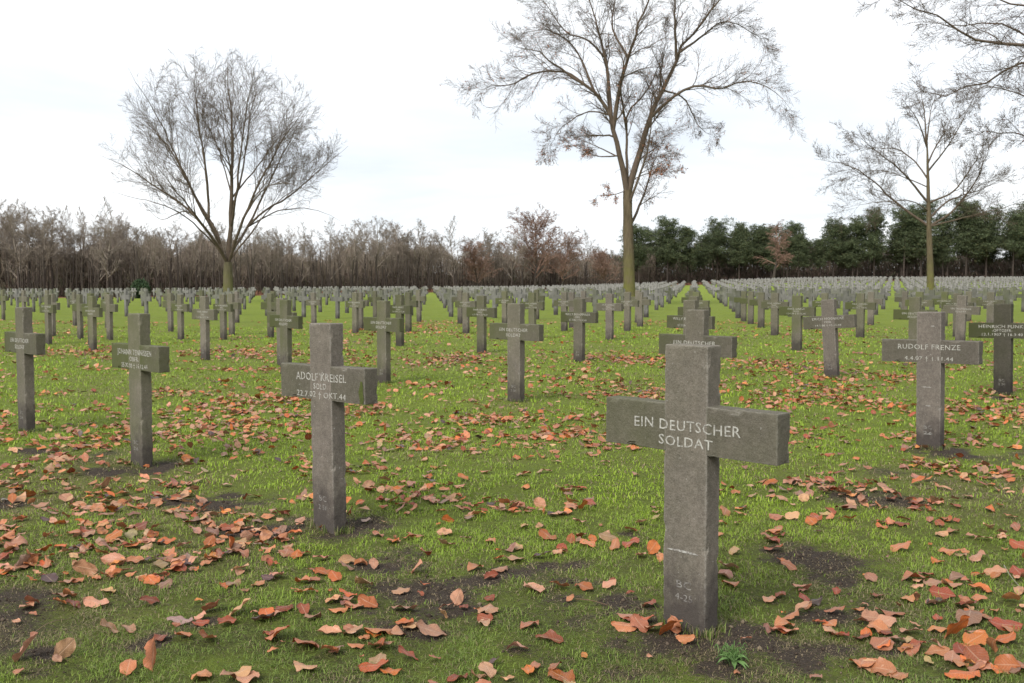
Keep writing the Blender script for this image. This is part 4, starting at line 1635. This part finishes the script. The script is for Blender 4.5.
brush('undergrowth', 90000, -60, 1090, 9, 42, 3.4, [(.125, .093, .075), (.090, .068, .056), (.15, .11, .085), (.085, .085, .05)], M_HANG,
      'dark brown tangled undergrowth between the trunks of the wood', .36)
brush('saplings', 230000, -60, 655, 10, 46, 8.2, [(.23, .18, .14), (.18, .145, .11), (.27, .21, .165), (.18, .16, .10)], M_HANG,  # twig browns lightened, haze is put into the colour
      'thin grey-brown saplings and twigs filling the wood', .62, thin=.22)
brush('thicket', 80000, 600, 1100, 16, 46, 10.5, [(.15, .115, .09), (.12, .10, .07), (.17, .12, .10), (.07, .08, .045)], M_HANG,
      'brown thicket seen between the trunks of the pines', .7, thin=.6)
brush('bracken', 9000, 250, 1080, -2.5, 2.0, .55, [(.22, .10, .065), (.17, .08, .055), (.26, .13, .09)], M_HANG,
      'low rusty strip of bracken along the foot of the wood', .2)


# pines
def pine_variant(seed, H=17.0):
    rg = np.random.default_rng(seed)
    P, _ = grow(rg, np.array([[0, 0, -.3]]), np.array([[0, 0, 1.]]), np.array([H * .97]), np.array([.2]), 14, .03, .08)
    rad = .24 * np.linspace(1, .2, 14)[None]
    trunk = tubes(P, rad, 7)
    n = 28
    st, d, ln, r = offshoot(rg, P, rad, n, .34, .985, (.9, 1.4), .33, .35, np.array([H]), .03, gain=.55)
    P1, R1 = grow(rg, st, d, ln, r, 6, .14, .10)
    br = tubes(P1, R1, 4)
    # needle clumps along the outer half of every bough
    m = 30
    idx = rg.integers(2, 6, (n, m))
    c = P1[np.arange(n)[:, None], idx] + rg.normal(0, 1, (n, m, 3)) * np.array([.95, .95, .5])
    c = c.reshape(-1, 3)
    nb = 26
    pos = (c[:, None] + rg.normal(0, 1, (len(c), nb, 3)) * np.array([.34, .34, .20])).reshape(-1, 3)
    k = len(pos)
    a = norm(rg.normal(0, 1, (k, 3)) + np.array([0, 0, .35]))
    b = norm(np.cross(a, rg.normal(0, 1, (k, 3))))
    L = rg.uniform(.10, .24, (k, 1))
    V = np.stack([pos - a * L, pos + b * L * .35, pos + a * L, pos - b * L * .35], 1).reshape(-1, 3)
    clump = np.repeat(rg.uniform(.65, 1.35, len(c)), nb)[:, None]
    col = np.array([.062, .078, .040]) * clump * rg.uniform(.7, 1.3, (k, 1))
    col = col + np.array([.03, .015, .0]) * (rg.random((k, 1)) < .12)
    return (mesh_np('trunk', trunk[0], trunk[1], M_WOOD_TRUNK, True), mesh_np('boughs', br[0], br[1], M_WOOD_TRUNK),
            mesh_np('needles', V, np.arange(k * 4).reshape(k, 4), M_NEEDLE, False, np.repeat(col, 4, 0)))


PV = [pine_variant(s) for s in (51, 52, 53, 54)]
PSKY = [(640, 226), (665, 222), (690, 228), (715, 222), (740, 226), (756, 228), (785, 224), (800, 236), (818, 240), (835, 222), (855, 220), (875, 212), (900, 214),
        (920, 208), (945, 218), (965, 205), (985, 212), (1010, 214), (1030, 206)]


def pine(px, top, Y, label, group, wd):
    x, y = xy(px, Y)
    base_y = 284.5 + F * (HC - float(terrain(x, y))) / Y
    sc = (base_y - top) * Y / F / 17.0
    o = empty('pine_tree', (x, y, float(terrain(x, y))), (0, 0, rng.uniform(0, 6.28)))
    o.scale = (sc * wd * rng.uniform(.85, 1.25), sc * wd, sc)
    v = PV[int(rng.integers(4))]
    link('trunk', v[0], o)
    cr = link('boughs', v[1], o)
    link('needles', v[2], cr)
    tag(o, label, 'pine', group)


pines = []
for (px, top) in PSKY:
    pines.append((px + rng.uniform(-3, 3), top, rng.uniform(2, 9), 1.0))
for k in range(32):
    px = rng.uniform(632, 1050)
    top = np.interp(px, [a for a, b in PSKY], [b for a, b in PSKY]) + rng.uniform(0, 26)
    pines.append((px, top, rng.uniform(4, 22), 1.0))
pines.sort()
for i, (px, top, dd, wd) in enumerate(pines):
    Y = float(wood_edge((px - 512) / F)) + dd
    pine(px, top, Y, 'dark green pine with bare lower trunk, %s from the left in the pine belt' % ordinal(i + 1), 'pines along the right of the field', 1.02)

# evergreen bush at the wood edge on the left
gb = xy(141, 118)
rb = np.random.default_rng(8)
n = 5000
dirs = norm(rb.normal(0, 1, (n, 3)))
pos = dirs * (rb.random((n, 1)) ** .45) * np.array([1.05, 1.05, 1.15]) + np.array([0, 0, 1.05]) + rb.normal(0, .08, (n, 3))
V, Q, C = leaf_quads(rb, pos, .11, np.array([(.035, .06, .03), (.05, .075, .035)]))
bush = empty('evergreen_bush', (gb[0], gb[1], float(terrain(*gb))))
tag(bush, 'small dark evergreen bush at the foot of the wood on the left', 'bush')
link('foliage', mesh_np('foliage', V, Q, M_NEEDLE, False, C), bush)
Ps, Rs = grow(rb, np.zeros((5, 3)), norm(rb.normal(0, .4, (5, 3)) + [0, 0, 1]), np.full(5, 1.2), np.full(5, .04), 5, .1, .05)
sv = tubes(Ps, Rs, 5)
link('stem', mesh_np('stem', sv[0], sv[1], M_WOOD_TRUNK), bush)

# ------------------------------------------------------------------ light and sky
SUN_EL, SUN_AZ = R(42), R(-148)      # azimuth measured from +Y towards +X
sun = bpy.data.lights.new('sun', 'SUN')
sun.energy = 1.95
sun.angle = R(28)
sun.color = (1, .97, .93)
so = bpy.data.objects.new('sun', sun)
COL.objects.link(so)
sd = Vector((math.sin(SUN_AZ) * math.cos(SUN_EL), math.cos(SUN_AZ) * math.cos(SUN_EL), math.sin(SUN_EL)))
so.rotation_euler = sd.to_track_quat('Z', 'Y').to_euler()
so.location = (0, 0, 30)

w = bpy.data.worlds.new('World')
SC.world = w
w.use_nodes = True
nt = w.node_tree
N = nt.nodes
bg = N['Background']
sky = N.new('ShaderNodeTexSky')
sky.sky_type = 'NISHITA'
sky.sun_disc = False
sky.sun_elevation = SUN_EL
sky.sun_rotation = SUN_AZ
tc = N.new('ShaderNodeTexCoord')
sepw = N.new('ShaderNodeSeparateXYZ')
nt.links.new(tc.outputs['Generated'], sepw.inputs[0])
mx = N.new('ShaderNodeMath')
mx.operation = 'MAXIMUM'
mx.inputs[1].default_value = .02
nt.links.new(sepw.outputs[2], mx.inputs[0])
mz = N.new('ShaderNodeMath')
mz.operation = 'ADD'
mz.inputs[1].default_value = .12
nt.links.new(mx.outputs[0], mz.inputs[0])
dv = N.new('ShaderNodeVectorMath')
dv.operation = 'DIVIDE'
cb = N.new('ShaderNodeCombineXYZ')
for i in range(3): nt.links.new(mz.outputs[0], cb.inputs[i])
nt.links.new(tc.outputs['Generated'], dv.inputs[0])
nt.links.new(cb.outputs[0], dv.inputs[1])
no = N.new('ShaderNodeTexNoise')
no.inputs['Scale'].default_value = .55
no.inputs['Detail'].default_value = 6
no.inputs['Roughness'].default_value = .5
no.inputs['Distortion'].default_value = .3
nt.links.new(dv.outputs[0], no.inputs['Vector'])
rp = N.new('ShaderNodeValToRGB')
rp.color_ramp.elements[0].position = .34
rp.color_ramp.elements[0].color = (3.6, 3.85, 4.15, 1)
rp.color_ramp.elements[1].position = .66
rp.color_ramp.elements[1].color = (5.4, 5.5, 5.6, 1)
nt.links.new(no.outputs['Fac'], rp.inputs[0])
mc = N.new('ShaderNodeMix')
mc.data_type = 'RGBA'
mc.inputs[0].default_value = .95
nt.links.new(sky.outputs[0], mc.inputs[6])
nt.links.new(rp.outputs[0], mc.inputs[7])
nt.links.new(mc.outputs[2], bg.inputs['Color'])
bg.inputs['Strength'].default_value = .10

# ------------------------------------------------------------------ camera
cam = bpy.data.cameras.new('camera')
cam.sensor_fit = 'HORIZONTAL'
cam.sensor_width = 22.3
cam.lens = F / 1024 * 22.3
cam.clip_start = .05
cam.clip_end = 5000
cam.dof.use_dof = True
cam.dof.focus_distance = 4.4
cam.dof.aperture_fstop = 7.1
co = bpy.data.objects.new('camera', cam)
COL.objects.link(co)
co.location = (0, 0, HC)
co.rotation_euler = (math.pi / 2 - PITCH, 0, 0)
SC.camera = co

SC.render.engine = 'CYCLES'
SC.view_settings.view_transform = 'Standard'
SC.view_settings.look = 'None'
SC.view_settings.exposure = 1.27
SC.view_settings.gamma = 1
SC.render.resolution_x = 1024
SC.render.resolution_y = 683
